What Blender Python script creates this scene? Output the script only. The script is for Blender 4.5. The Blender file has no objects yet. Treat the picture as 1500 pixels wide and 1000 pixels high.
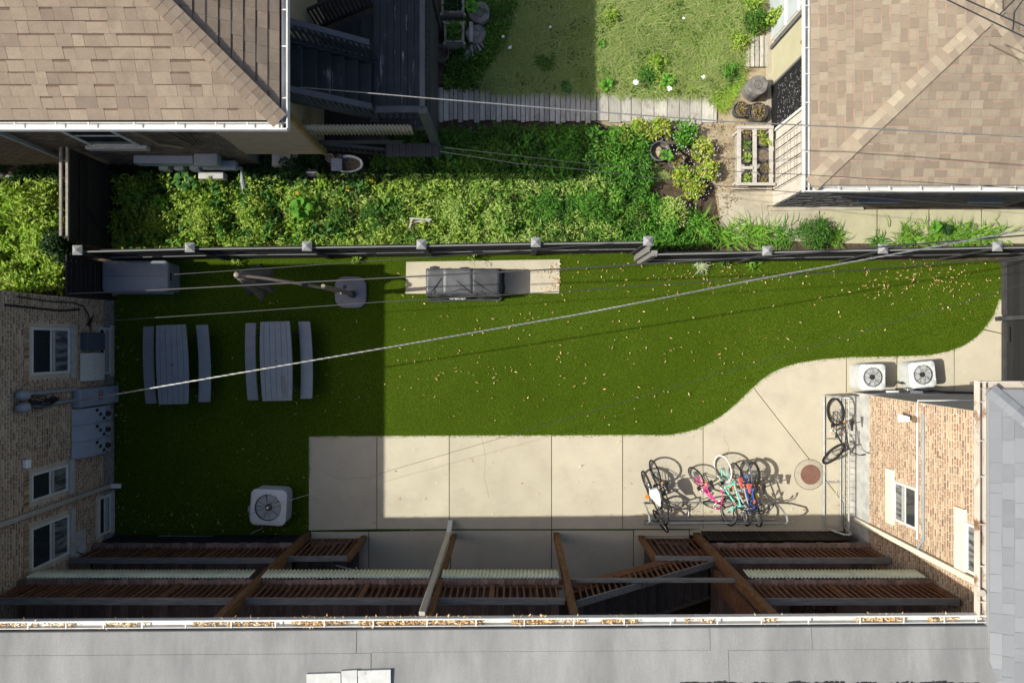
import bpy, math, random
import numpy as np
from mathutils import Matrix, Vector, Euler
random.seed(7); RNG = np.random.default_rng(11)
R = math.radians
scene = bpy.context.scene
COL = scene.collection

# ------------------------------------------------------------------ camera, sky, sun, exposure
H = 16.7                                   # camera height above the patio
cam_d = bpy.data.cameras.new('camera'); cam = bpy.data.objects.new('camera', cam_d); COL.objects.link(cam)
cam_d.sensor_fit = 'HORIZONTAL'; cam_d.sensor_width = 36; cam_d.lens = 24.0
cam_d.clip_start = 0.1; cam_d.clip_end = 400
cam.location = (0, 0, H); cam.rotation_euler = (0, 0, 0)
scene.camera = cam
SUN_EL = 43.0; SUN_VEC = Vector((math.cos(R(SUN_EL)), 0.07*math.cos(R(SUN_EL)), -math.sin(R(SUN_EL))))
w = bpy.data.worlds.new('World'); scene.world = w; w.use_nodes = True
nt = w.node_tree; nt.nodes.clear()
sky = nt.nodes.new('ShaderNodeTexSky'); sky.sky_type = 'NISHITA'; sky.sun_disc = False
sky.sun_elevation = R(SUN_EL); sky.sun_rotation = R(266); sky.ozone_density = 0.3; sky.dust_density = 3.0; sky.air_density = .9
bg = nt.nodes.new('ShaderNodeBackground'); bg.inputs[1].default_value = 0.128
wo = nt.nodes.new('ShaderNodeOutputWorld')
nt.links.new(sky.outputs[0], bg.inputs[0]); nt.links.new(bg.outputs[0], wo.inputs[0])
sd = bpy.data.lights.new('sun', 'SUN'); sd.energy = 4.6; sd.angle = R(0.5); sd.color = (1.0, 0.985, 0.895)
sun = bpy.data.objects.new('sun', sd); COL.objects.link(sun)
sun.rotation_euler = SUN_VEC.to_track_quat('-Z', 'Y').to_euler(); sun.location = (-20, -2, 25)
scene.view_settings.view_transform = 'Standard'; scene.view_settings.look = 'None'
scene.view_settings.exposure = 0.48; scene.view_settings.gamma = 1.0
scene.view_settings.use_curve_mapping = False
scene.cycles.max_bounces = 5; scene.cycles.diffuse_bounces = 3; scene.cycles.glossy_bounces = 2
scene.cycles.transmission_bounces = 3; scene.cycles.transparent_max_bounces = 6
scene.cycles.caustics_reflective = False; scene.cycles.caustics_refractive = False

# ------------------------------------------------------------------ helpers: geometry
def P(px, py, z=0.0):                      # a spot read off the photograph, at its real height
    k = (H - z)/1000.0
    return Vector(((px-750)*k, (500-py)*k, z))
def C(r, g, b):                            # sRGB 0-255 -> linear
    f = lambda c: (c/255/12.92) if c/255 <= .04045 else ((c/255+.055)/1.055)**2.4
    return (f(r), f(g), f(b))

class M:
    def __init__(s): s.v = []; s.f = []
    def add(s, vs, fs):
        o = len(s.v); s.v += [tuple(p) for p in vs]; s.f += [tuple(i+o for i in f) for f in fs]; return s
    def box(s, x0, x1, y0, y1, z0, z1):
        return s.add([(x0,y0,z0),(x1,y0,z0),(x1,y1,z0),(x0,y1,z0),(x0,y0,z1),(x1,y0,z1),(x1,y1,z1),(x0,y1,z1)],
                     [(3,2,1,0),(4,5,6,7),(0,1,5,4),(1,2,6,5),(2,3,7,6),(3,0,4,7)])
    def obox(s, c, ax, ay, az):            # centre and three half vectors
        c = Vector(c); ax = Vector(ax); ay = Vector(ay); az = Vector(az); vs = []
        for k in (-1, 1):
            for i, j in ((-1,-1),(1,-1),(1,1),(-1,1)): vs.append(c + ax*i + ay*j + az*k)
        return s.add(vs, [(3,2,1,0),(4,5,6,7),(0,1,5,4),(1,2,6,5),(2,3,7,6),(3,0,4,7)])
    def beam(s, p0, p1, wd, ht, up=(0,0,1)):
        p0 = Vector(p0); p1 = Vector(p1); d = p1-p0; t = d.normalized(); up = Vector(up)
        sd_ = t.cross(up)
        if sd_.length < 1e-4: sd_ = t.cross(Vector((0,1,0)))
        sd_.normalize(); u = sd_.cross(t)
        return s.obox((p0+p1)/2, d/2, sd_*wd/2, u*ht/2)
    def tube(s, pts, r, n=6, closed=False):
        pts = [Vector(p) for p in pts]; N = len(pts); rings = []; prev = None
        for i, p in enumerate(pts):
            if closed: t = pts[(i+1) % N]-pts[i-1]
            else: t = pts[min(i+1, N-1)]-pts[max(i-1, 0)]
            t.normalize()
            if prev is None:
                a = t.cross(Vector((0,0,1)))
                if a.length < .05: a = t.cross(Vector((0,1,0)))
            else:
                a = prev - t*prev.dot(t)
            a.normalize(); prev = a; b = t.cross(a)
            rr = r[i] if isinstance(r, (list, tuple)) else r
            rings.append([p + a*math.cos(q)*rr + b*math.sin(q)*rr for q in [2*math.pi*k/n for k in range(n)]])
        vs = [q for rg in rings for q in rg]; fs = []
        L = N if closed else N-1
        for i in range(L):
            j = (i+1) % N
            for k in range(n): fs.append((i*n+k, i*n+(k+1) % n, j*n+(k+1) % n, j*n+k))
        if not closed: fs.append(tuple(range(n))[::-1]); fs.append(tuple((N-1)*n+k for k in range(n)))
        return s.add(vs, fs)
    def cyl(s, c, r, z0, z1, n=16, r2=None):
        return s.lathe([(0, z0), (r, z0), (r2 if r2 is not None else r, z1), (0, z1)], c, n)
    def lathe(s, prof, c=(0,0), n=20):
        vs = []; fs = []; idx = []
        for (r, z) in prof:
            if r < 1e-6: idx.append([len(vs)]); vs.append((c[0], c[1], z))
            else:
                idx.append(list(range(len(vs), len(vs)+n)))
                vs += [(c[0]+r*math.cos(2*math.pi*k/n), c[1]+r*math.sin(2*math.pi*k/n), z) for k in range(n)]
        for a, b in zip(idx, idx[1:]):
            for k in range(n):
                k2 = (k+1) % n
                if len(a) == 1 and len(b) == 1: continue
                if len(a) == 1: fs.append((a[0], b[k2], b[k]))
                elif len(b) == 1: fs.append((a[k], a[k2], b[0]))
                else: fs.append((a[k], a[k2], b[k2], b[k]))
        return s.add(vs, fs)
    def prism(s, pts, z0, z1):
        n = len(pts); vs = [(p[0], p[1], z0) for p in pts] + [(p[0], p[1], z1) for p in pts]
        ar = sum(pts[i][0]*pts[(i+1) % n][1]-pts[(i+1) % n][0]*pts[i][1] for i in range(n))
        if ar < 0: vs = vs[:n][::-1] + vs[n:][::-1]
        return s.add(vs, [tuple(range(n))[::-1], tuple(range(n, 2*n))] + [(i, (i+1) % n, n+(i+1) % n, n+i) for i in range(n)])
    def poly(s, pts): return s.add(pts, [tuple(range(len(pts)))])
    def mesh(s, name, off=(0,0,0)):
        me = bpy.data.meshes.new(name)
        o = Vector(off)
        me.from_pydata([(p[0]-o.x, p[1]-o.y, p[2]-o.z) for p in s.v], [], s.f)
        me.polygons.foreach_set('use_smooth', [True]*len(me.polygons))
        try: me.set_sharp_from_angle(angle=R(38))
        except Exception: pass
        me.update(); return me

def wloc(o):
    v = Vector((0,0,0))
    while o is not None: v += o.location; o = o.parent
    return v
def build(m, name, mt, parent=None, kind=None, bevel=0, label=None, local=False):
    me = m.mesh(name, (0,0,0) if local else wloc(parent)) if isinstance(m, M) else m
    if mt and not me.materials: me.materials.append(mt)
    o = bpy.data.objects.new(name, me); COL.objects.link(o)
    if parent: o.parent = parent
    if kind: o['kind'] = kind
    if label: o['label'] = label
    if bevel:
        b = o.modifiers.new('bevel', 'BEVEL'); b.width = bevel; b.segments = 2; b.limit_method = 'ANGLE'; b.angle_limit = R(40)
    return o
def thing(name, label, cat, loc=(0,0,0), group=None, rz=0):
    o = bpy.data.objects.new(name, None); COL.objects.link(o); o.location = loc; o.rotation_euler = (0,0,rz)
    o.empty_display_size = .2
    o['label'] = label; o['category'] = cat
    if group: o['group'] = group
    return o
def tag(o, label, cat, group=None):
    o['label'] = label; o['category'] = cat
    if group: o['group'] = group
    return o
def np_mesh(name, verts, faces_list):      # faces_list: arrays (F,3) or (F,4)
    me = bpy.data.meshes.new(name)
    me.vertices.add(len(verts)); me.vertices.foreach_set('co', np.asarray(verts, np.float32).ravel())
    loops = np.concatenate([f.ravel() for f in faces_list]).astype(np.int32)
    starts = []; o = 0
    for f in faces_list:
        n, k = f.shape; starts.append(o + np.arange(n)*k); o += n*k
    st = np.concatenate(starts).astype(np.int32)
    me.loops.add(len(loops)); me.loops.foreach_set('vertex_index', loops)
    me.polygons.add(len(st)); me.polygons.foreach_set('loop_start', st)
    me.update(calc_edges=True); return me
def in_poly(x, y, poly):
    x = np.asarray(x); y = np.asarray(y); c = np.zeros(x.shape, bool); n = len(poly)
    for i in range(n):
        x0, y0 = poly[i][0], poly[i][1]; x1, y1 = poly[i-1][0], poly[i-1][1]
        cond = ((y0 > y) != (y1 > y)) & (x < (x1-x0)*(y-y0)/((y1-y0) if y1 != y0 else 1e-9)+x0)
        c ^= cond
    return c
def gp(*pp): return [(P(a, b).x, P(a, b).y) for a, b in pp]     # ground polygon
def sample_poly(poly, n, rng=RNG):
    xs = [p[0] for p in poly]; ys = [p[1] for p in poly]; out = np.zeros((0,2))
    while len(out) < n:
        q = np.stack([rng.uniform(min(xs), max(xs), n*2), rng.uniform(min(ys), max(ys), n*2)], 1)
        out = np.concatenate([out, q[in_poly(q[:,0], q[:,1], poly)]])
    return out[:n]
def poly_area(poly):
    n = len(poly); return abs(sum(poly[i][0]*poly[(i+1) % n][1]-poly[(i+1) % n][0]*poly[i][1] for i in range(n)))/2

# ------------------------------------------------------------------ helpers: materials
def node_mat(name):
    m = bpy.data.materials.new(name); m.use_nodes = True; nt = m.node_tree
    b = nt.nodes['Principled BSDF']; return m, nt, b
def nn(nt, t, **kw):
    n = nt.nodes.new(t)
    for k, v in kw.items(): setattr(n, k, v)
    return n
def rgba(c): return (c[0], c[1], c[2], 1)
def coords(nt, scale=(1,1,1), obj=False):
    if obj: src = nn(nt, 'ShaderNodeTexCoord').outputs['Object']
    else: src = nn(nt, 'ShaderNodeNewGeometry').outputs['Position']
    mp = nn(nt, 'ShaderNodeMapping'); mp.inputs['Scale'].default_value = scale
    nt.links.new(src, mp.inputs[0]); return mp.outputs[0]
def noise(nt, vec, scale, detail=4, rough=.6):
    n = nn(nt, 'ShaderNodeTexNoise'); n.inputs['Scale'].default_value = scale; n.inputs['Detail'].default_value = detail
    n.inputs['Roughness'].default_value = rough; nt.links.new(vec, n.inputs['Vector']); return n.outputs['Fac']
def mapr(nt, v, a, b, c=0, d=1):
    n = nn(nt, 'ShaderNodeMapRange'); nt.links.new(v, n.inputs[0])
    for i, x in zip((1,2,3,4), (a,b,c,d)): n.inputs[i].default_value = x
    return n.outputs[0]
def mix(nt, fac, a, b, mode='MIX'):
    n = nn(nt, 'ShaderNodeMix', data_type='RGBA', blend_type=mode)
    for s, x in ((0, fac), (6, a), (7, b)):
        if hasattr(x, 'links'): nt.links.new(x, n.inputs[s])
        elif s == 0: n.inputs[0].default_value = x
        else: n.inputs[s].default_value = rgba(x)
    return n.outputs[2]
def randv(nt):
    a = nn(nt, 'ShaderNodeObjectInfo').outputs['Random']; b = nn(nt, 'ShaderNodeNewGeometry').outputs['Random Per Island']
    m1 = nn(nt, 'ShaderNodeMath', operation='MULTIPLY_ADD'); nt.links.new(a, m1.inputs[0]); m1.inputs[1].default_value = 7.31; nt.links.new(b, m1.inputs[2])
    m2 = nn(nt, 'ShaderNodeMath', operation='FRACT'); nt.links.new(m1.outputs[0], m2.inputs[0]); return m2.outputs[0]
def ramp(nt, v, cols, const=False):
    n = nn(nt, 'ShaderNodeValToRGB'); e = n.color_ramp.elements
    if const: n.color_ramp.interpolation = 'CONSTANT'
    K = len(cols)
    while len(e) < K: e.new(.5)
    for i, c in enumerate(cols): e[i].position = i/(K if const else max(1, K-1)); e[i].color = rgba(c)
    nt.links.new(v, n.inputs[0]); return n.outputs[0]
def mat(name, c1, c2=None, scale=3, rough=.8, bump=0, bscale=80, grain=None, rnd=0, cols=None, metal=0, spec=None,
        speck=None, detail=5, lo=.35, hi=.65, stain=None, lit_top=None):
    m, nt, b = node_mat(name)
    v = coords(nt, grain or (1,1,1))
    if cols: col = ramp(nt, randv(nt), cols)
    else: col = None
    if c2 is not None:
        f = mapr(nt, noise(nt, v, scale, detail), lo, hi)
        if col is None: col = mix(nt, f, c1, c2)
        else: col = mix(nt, f, col, mix(nt, .55, col, c2))
    if col is None:
        n = nn(nt, 'ShaderNodeRGB'); n.outputs[0].default_value = rgba(c1); col = n.outputs[0]
    if rnd:
        f = mapr(nt, randv(nt), 0, 1, 1-rnd, 1+rnd)
        cc = nn(nt, 'ShaderNodeCombineColor')
        for i in range(3): nt.links.new(f, cc.inputs[i])
        col = mix(nt, 1.0, col, cc.outputs[0], 'MULTIPLY')
    if speck:                              # (colour, scale, amount)
        f = mapr(nt, noise(nt, coords(nt), speck[1], 2, .8), .5-speck[2]*.3, .5+.25)
        n = nn(nt, 'ShaderNodeMath', operation='MULTIPLY'); nt.links.new(f, n.inputs[0]); n.inputs[1].default_value = speck[2]
        col = mix(nt, n.outputs[0], col, speck[0])
    if stain:                              # (colour, scale, lo, hi, amount)
        f = mapr(nt, noise(nt, coords(nt, stain[5] if len(stain) > 5 else (1,1,1)), stain[1], 6, .65), stain[2], stain[3], 0, stain[4])
        col = mix(nt, f, col, stain[0])
    if lit_top:                               # sunlight painted as a paler colour on upward faces
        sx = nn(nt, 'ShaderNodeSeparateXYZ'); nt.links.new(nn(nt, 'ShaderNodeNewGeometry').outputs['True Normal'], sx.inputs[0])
        col = mix(nt, mapr(nt, sx.outputs[2], .8, .95, 0, .85), col, lit_top)
    nt.links.new(col, b.inputs['Base Color'])
    b.inputs['Roughness'].default_value = rough; b.inputs['Metallic'].default_value = metal
    b.inputs['Specular IOR Level'].default_value = spec if spec is not None else (.08 if rough >= .7 else .3)
    if bump:
        bp = nn(nt, 'ShaderNodeBump'); bp.inputs['Strength'].default_value = bump; bp.inputs['Distance'].default_value = .01
        nt.links.new(noise(nt, v, bscale, 4, .7), bp.inputs['Height']); nt.links.new(bp.outputs[0], b.inputs['Normal'])
    return m
def leaf_mat(name, cols, patch=None, trans=.35, rough=.55, pscale=1.3, spec=.12):
    m, nt, b = node_mat(name)
    col = ramp(nt, randv(nt), cols)
    if patch is not None:
        f = mapr(nt, noise(nt, coords(nt), pscale, 3), .4, .62)
        col = mix(nt, f, col, mix(nt, .7, col, patch))
    nt.links.new(col, b.inputs['Base Color']); b.inputs['Roughness'].default_value = rough; b.inputs['Specular IOR Level'].default_value = spec
    tr = nn(nt, 'ShaderNodeBsdfTranslucent'); nt.links.new(mix(nt, 1.0, col, (1.3, 1.35, .7), 'MULTIPLY'), tr.inputs[0])
    ms = nn(nt, 'ShaderNodeMixShader'); ms.inputs[0].default_value = trans
    out = [n for n in nt.nodes if n.type == 'OUTPUT_MATERIAL'][0]
    nt.links.new(b.outputs[0], ms.inputs[1]); nt.links.new(tr.outputs[0], ms.inputs[2]); nt.links.new(ms.outputs[0], out.inputs[0])
    return m

# ------------------------------------------------------------------ helpers: many alike pieces
UNIT_BOX = M().add([(-.5,-.5,0),(.5,-.5,0),(.5,.5,0),(-.5,.5,0),(-.5,-.5,1),(.5,-.5,1),(.5,.5,1),(-.5,.5,1)],
                   [(4,5,6,7),(0,1,5,4),(1,2,6,5),(2,3,7,6),(3,0,4,7)])
UNIT_TAB = M().add([(-.5,-.5,0),(.5,-.5,0),(.5,.5,0),(-.5,.5,0),(-.5,-.5,1),(.5,-.5,1),(.5,.56,.25),(-.5,.56,.25)],
                   [(4,5,6,7),(0,1,5,4),(1,2,6,5),(2,3,7,6),(3,0,4,7)])
UNIT_CAP = M().add([(-.5,-.5,-1),(0,-.5,1),(.5,-.5,-1),(-.5,.55,-1.4),(0,.55,.55),(.5,.55,-1.4),(-.5,-.5,-2.2),(.5,-.5,-2.2)],
                   [(0,1,4,3),(1,2,5,4),(6,7,2,1,0)])
def frame_mat(c, u, v, n, su, sv, sn):
    u = Vector(u).normalized(); v = Vector(v).normalized(); n = Vector(n).normalized()
    m = Matrix.Identity(4)
    for i in range(3): m[i][0] = u[i]*su; m[i][1] = v[i]*sv; m[i][2] = n[i]*sn; m[i][3] = c[i]
    return m
def pieces(parent, name, mats, unit, mt, limit=300, crop=True):
    inv = Matrix.Translation(-wloc(parent)) if parent else Matrix.Identity(4)
    def vis(m):
        k = H-m[2][3]; x = m[0][3]*1000/k; y = m[1][3]*1000/k
        a = (Vector((m[0][0],m[1][0],0)).length*Vector((m[0][1],m[1][1],m[2][1])).length + m[2][3]*.01)/k/k
        return a if abs(x) < 760 and abs(y) < 510 else a*1e-3
    order = sorted(mats, key=vis, reverse=True)
    me = unit.mesh(name); me.materials.append(mt)
    for m in order[:limit]:
        o = bpy.data.objects.new(name, me); COL.objects.link(o)
        if parent: o.parent = parent
        o.matrix_basis = inv @ m
    if len(order) > limit:
        mm = M()
        for m in order[limit:]: mm.add([m @ Vector(p) for p in unit.v], unit.f)
        o = build(mm, name, mt, parent, kind='stuff')
def leaves(name, pos, axis, nrm, ln, wd, mt, parent=None, kind=None, fold=.25, droop=.15):
    n = len(pos)
    axis = axis/np.linalg.norm(axis, axis=1, keepdims=True)
    side = np.cross(axis, nrm); side /= (np.linalg.norm(side, axis=1, keepdims=True)+1e-9)
    up = np.cross(side, axis)
    ln = ln[:,None]; wd = wd[:,None]
    base = pos; tip = pos+axis*ln-up*ln*droop
    l = pos+axis*ln*.42+side*wd*.5+up*wd*fold; r = pos+axis*ln*.42-side*wd*.5+up*wd*fold
    V = np.stack([base, l, tip, r], 1).reshape(-1,3)
    i = np.arange(n)[:,None]*4
    F = np.concatenate([i+np.array([[0,2,1]]), i+np.array([[0,3,2]])])
    me = np_mesh(name, V-np.array(wloc(parent)) if parent else V, [F]); me.materials.append(mt)
    o = bpy.data.objects.new(name, me); COL.objects.link(o)
    if parent: o.parent = parent
    if kind: o['kind'] = kind
    return o
def blades(name, pos, dirv, ln, wd, mt, parent=None, kind=None, bend=.5):
    n = len(pos); ang = RNG.uniform(0, 2*np.pi, n)
    side = np.stack([np.cos(ang), np.sin(ang), np.zeros(n)], 1)
    s2 = np.cross(dirv, np.array([0,0,1.])); nl = np.linalg.norm(s2, axis=1, keepdims=True)
    side = np.where(nl > .2, s2/(nl+1e-9), side)
    ln = ln[:,None]; wd = wd[:,None]; hz = dirv*np.array([1,1,0]); hz = hz/(np.linalg.norm(hz, axis=1, keepdims=True)+1e-9)
    mid = pos+dirv*ln*.5; tip = pos+dirv*ln*.8+hz*ln*.25*bend*2-np.array([0,0,1])*ln*.25*bend
    V = np.stack([pos-side*wd/2, pos+side*wd/2, mid+side*wd*.42, mid-side*wd*.42, tip], 1).reshape(-1,3)
    i = np.arange(n)[:,None]*5
    me = np_mesh(name, V-np.array(wloc(parent)) if parent else V, [i+np.array([[0,1,2,3]]), i+np.array([[3,2,4]])]); me.materials.append(mt)
    o = bpy.data.objects.new(name, me); COL.objects.link(o)
    if parent: o.parent = parent
    if kind: o['kind'] = kind
    return o
def rand_dirs(n, up=.5, rng=RNG):
    a = rng.uniform(0, 2*np.pi, n); z = rng.normal(up, .35, n)
    d = np.stack([np.cos(a), np.sin(a), z], 1); return d/np.linalg.norm(d, axis=1, keepdims=True)
# ------------------------------------------------------------------ materials
concrete = mat('concrete', (.51,.46,.345), (.455,.405,.305), 1.6, .85, .25, 160, rnd=.075, speck=((.26,.225,.175), 60, .5), stain=((.32,.285,.225), 1.7, .52, .74, .42))
concrete_old = mat('old concrete', (.47,.425,.33), (.36,.32,.24), 2.3, .9, .5, 90, speck=((.24,.21,.16), 70, .5), stain=((.25,.22,.17), 1.6, .5, .75, .7))
joint_dirt = mat('joint dirt', (.11,.085,.05), (.06,.05,.03), 6, .95)
soil = mat('soil', (.055,.04,.027), (.10,.075,.05), 5, .95, .8, 60)
dry_soil = mat('dry soil', (.44,.36,.24), (.27,.215,.14), 3.2, .95, .6, 70, speck=((.13,.10,.06), 60, .5))
turf_base_m = mat('turf base', (.034,.056,.004), (.042,.068,.005), 3, .95, .4, 200, spec=0)
render_grey = mat('cement render', (.47,.46,.43), (.32,.32,.305), 3.2, .9, .5, 70, stain=((.22,.22,.22), 2.2, .55, .75, .6))
rough_base = mat('rough footing', (.30,.27,.25), (.17,.155,.145), 9, .95, 1.0, 45)
mortar = mat('mortar', (.52,.445,.345), (.44,.375,.29), 4, .95, .4, 120)
BR = [C(152,122,98), C(186,156,127), C(138,108,86), C(206,180,148), C(120,97,80), C(172,143,117), C(174,136,112), C(130,110,93), C(212,186,154), C(162,134,110)]
brick_m = mat('common brick', None, cols=[tuple(x*.88 for x in c) for c in BR], c2=(.20,.12,.07), scale=30, rough=.9, bump=.5, bscale=140, lo=.55, hi=.85)
BRD = [C(98,90,80), C(114,102,88), C(82,75,68), C(126,114,98), C(92,82,72)]
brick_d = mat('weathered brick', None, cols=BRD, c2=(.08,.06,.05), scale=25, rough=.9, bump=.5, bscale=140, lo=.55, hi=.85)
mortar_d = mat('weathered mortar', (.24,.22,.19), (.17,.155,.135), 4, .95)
SH = [C(160,142,123), C(170,152,131), C(149,132,115), C(176,158,137), C(155,137,119), C(164,146,127), C(142,126,111)]
shingle_m = mat('brown shingle', None, cols=[tuple(x*.86 for x in c) for c in SH], c2=(.15,.12,.095), scale=3.5, rough=.95, bump=.5, bscale=260, speck=((.13,.10,.075), 110, .8), lo=.45, hi=.75)
SH2 = [C(185,168,144), C(197,181,154), C(170,153,131), C(203,188,161), C(179,161,138), C(164,147,126), C(189,169,145)]
shingle_m2 = mat('tan shingle', None, cols=[tuple(x*.63 for x in c) for c in SH2], c2=(.19,.155,.125), scale=4, rough=.95, bump=.5, bscale=260, speck=((.16,.125,.10), 110, .7), lo=.45, hi=.75)
under_m = mat('shingle underlayer', C(122,100,84), C(104,88,75), 7, .95, .5, 200)
SHG = [C(150,153,156), C(162,165,168), C(138,141,145), C(170,172,174), C(146,149,153)]
shingle_g = mat('grey shingle', None, cols=[tuple(x*.58 for x in c) for c in SHG], c2=(.22,.23,.24), scale=5, rough=.95, bump=.5, bscale=260, speck=((.20,.20,.21), 190, .5), lo=.5, hi=.85)
rollroof = mat('grey roll roofing', (.285,.282,.272), (.195,.194,.188), .9, .9, .35, 200, grain=(1.5,.5,1), speck=((.12,.12,.12), 75, .6), stain=((.36,.36,.35), 1.0, .50, .75, .45, (1.6,.35,1)))
tar = mat('tar', (.02,.02,.022), (.05,.05,.05), 12, .7, .8, 60)
white_coat = mat('peeling white coating', (.50,.50,.47), (.40,.40,.375), 6, .8, .4, 60, stain=((.12,.11,.10), 5, .6, .72, .9))
white_m = mat('white painted metal', (.60,.60,.575), (.52,.51,.48), 3, .45, .0, spec=.5, stain=((.38,.34,.29), 6, .6, .8, .5))
rusty = mat('rusted painted gutter', (.50,.45,.38), (.42,.37,.31), 3, .7, .2, 60, stain=((.17,.075,.035), 2.6, .54, .64, .95))
beige_m = mat('beige painted metal', (.42,.37,.30), (.36,.32,.26), 3, .55, stain=((.22,.18,.14), 5, .6, .8, .5))
grey_pvc = mat('grey painted metal', (.28,.30,.31), (.22,.24,.25), 4, .6)
stone_m = mat('limestone sill', (.44,.43,.40), (.34,.335,.315), 7, .85, .3, 80)
cream = mat('cream render', (.68,.62,.49), (.60,.54,.42), 3, .85, .2, 60)
frame_m = mat('window frame vinyl', (.62,.61,.57), (.52,.51,.48), 4, .5)
m, nt, b = node_mat('window glass'); b.inputs['Base Color'].default_value = (.025,.03,.034,1); b.inputs['Roughness'].default_value = .06; b.inputs['Specular IOR Level'].default_value = .8; glass = m
m, nt, b = node_mat('curtained glass'); nt.links.new(mix(nt, mapr(nt, noise(nt, coords(nt,(1,5,1)), 2.5, 2), .4, .6), (.05,.058,.062), (.20,.205,.20)), b.inputs['Base Color']); b.inputs['Roughness'].default_value = .08; b.inputs['Specular IOR Level'].default_value = .8; glass_c = m
blind_m = mat('curtain', (.42,.42,.40), (.30,.30,.29), 5, .9, grain=(1,8,8))
interior = mat('dark room', (.02,.02,.022), (.05,.045,.04), 2, .95)
red_wood = mat('red brown stained wood', (.20,.088,.045), (.10,.050,.03), 2.2, .8, .5, 30, grain=(3,3,9), rnd=.25)
red_wood_x = mat('stained deck board', (.27,.175,.14), (.17,.115,.092), 2.2, .85, .4, 30, grain=(14,2,6), rnd=.3, stain=((.20,.18,.165), 4, .5, .75, .5))
tread_m = mat('dark stair tread', (.12,.10,.09), (.08,.07,.064), 3, .85, .4, 30, grain=(12,2,4), rnd=.2)
post_wood = mat('brown porch post', (.20,.105,.05), (.11,.055,.027), 3, .8, .5, 25, grain=(8,8,1.5), stain=((.28,.24,.17), 3, .55, .75, .5))
grey_rail = mat('weathered top rail', (.225,.215,.20), (.13,.125,.118), 3, .85, .5, 30, grain=(1,12,12), rnd=.1)
corr_m = mat('corrugated fibreglass', (.66,.66,.48), (.54,.55,.41), 2.5, .6, stain=((.24,.25,.17), 3, .5, .75, .5))
tan_siding = mat('tan siding', (.35,.29,.19), (.28,.23,.15), 3, .85, .3, 40, grain=(1,6,6))
corr_tan = mat('tan corrugated sheet', (.40,.36,.27), (.31,.28,.21), 3, .7, grain=(1,6,1))
dark_deck = mat('dark grey deck paint', (.052,.055,.060), (.038,.041,.045), 3, .6, .3, 60, spec=.2, stain=((.34,.35,.34), 1.5, .60, .68, .8, (6,.8,1)))
dark_plain = mat('plain dark grey deck paint', (.052,.055,.060), (.038,.041,.045), 3, .6, .3, 60, spec=.2)
dark_rail = mat('dark grey rail paint', (.075,.08,.092), (.055,.06,.07), 3, .55, .2, 40)
fence_m = mat('black stained fence', (.020,.020,.021), (.030,.030,.030), 4, .75, .4, 60, grain=(1,14,14), rnd=.18)
fence_lit = mat('black fence painted lit tops', (.020,.020,.021), (.030,.030,.030), 4, .75, .4, 60, grain=(1,14,14), rnd=.18, lit_top=(.20,.20,.19))  # sunlit streaks along the slat tops are put into the colour
fence_post_m = mat('fence post paint', (.06,.06,.062), (.04,.04,.042), 4, .7, .3, 50)
cap_m = mat('grey post cap', (.24,.24,.24), (.19,.19,.19), 6, .6)
old_wood = mat('silvered plank', (.46,.43,.375), (.31,.285,.245), 3, .9, .6, 40, grain=(16,1.5,6), rnd=.22, stain=((.12,.105,.085), 5, .55, .75, .6))
old_wood_x = mat('grey planter wood', (.36,.33,.28), (.24,.215,.185), 3, .9, .6, 40, grain=(3,3,8), rnd=.15)
gate_wood = mat('brown gate wood', (.050,.041,.034), (.032,.027,.023), 3, .9, .4, 40, grain=(3,8,8), rnd=.2)
ac_white = mat('pale painted steel', (.60,.61,.585), (.52,.53,.51), 3, .5, stain=((.36,.35,.31), 7, .62, .8, .4))
ac_side = mat('louvred steel', (.40,.41,.39), (.34,.345,.33), 3, .55)
ac_dark = mat('dark grille', (.025,.026,.028), None, rough=.6)
fan_m = mat('fan blade', (.17,.17,.175), (.13,.13,.135), 5, .5, metal=.0)
wire_m = mat('wire guard', (.10,.09,.085), None, rough=.5)
table_m = mat('grey resin', (.205,.232,.258), (.180,.205,.23), 5, .6, .3, 200, stain=((.16,.16,.15), 3, .58, .78, .5))
metal_dk = mat('dark steel', (.04,.04,.043), None, rough=.5, metal=.5)
galv = mat('galvanised tube', (.46,.47,.47), (.36,.37,.37), 8, .4, metal=.55)
box_m = mat('grey blue resin box', (.235,.262,.29), (.21,.235,.262), 3, .5, .25, 220)
cover_m = mat('grey black cover cloth', (.046,.047,.050), (.034,.035,.038), 3, .6, .3, 30, spec=.45)
cover_mid = mat('grey cover cloth', (.078,.080,.083), (.062,.064,.067), 3, .5, .3, 30, spec=.45)
taupe = mat('taupe canopy cloth', (.17,.145,.12), (.12,.10,.085), 6, .85, .3, 50)
bronze = mat('bronze mast', (.24,.19,.145), (.19,.15,.115), 4, .45)
base_m = mat('grey umbrella base', (.20,.205,.23), (.175,.18,.20), 4, .6)
meter_blue = mat('meter cabinet paint', (.27,.31,.365), (.23,.27,.315), 4, .5, stain=((.20,.22,.25), 5, .6, .8, .4))
slate_box = mat('slate blue box', (.075,.095,.12), (.06,.078,.10), 4, .5)
ivory_box = mat('ivory plastic', (.50,.50,.44), (.44,.44,.39), 3, .5)
black_m = mat('black plastic', (.018,.018,.019), None, rough=.55)
rubber = mat('tyre rubber', (.022,.022,.022), None, rough=.8)
tyre_white = mat('white tyre', (.62,.60,.55), None, rough=.7)
steel = mat('bright steel', (.5,.5,.5), None, rough=.3, metal=.8)
def paint(n, c, r=.35): return mat(n, c, None, rough=r, spec=.5)
pink = paint('pink paint', (.75,.035,.23)); mint = paint('mint paint', (.16,.60,.48)); blue = paint('blue paint', (.02,.085,.42)); blk = paint('black paint', (.02,.02,.021))
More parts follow.
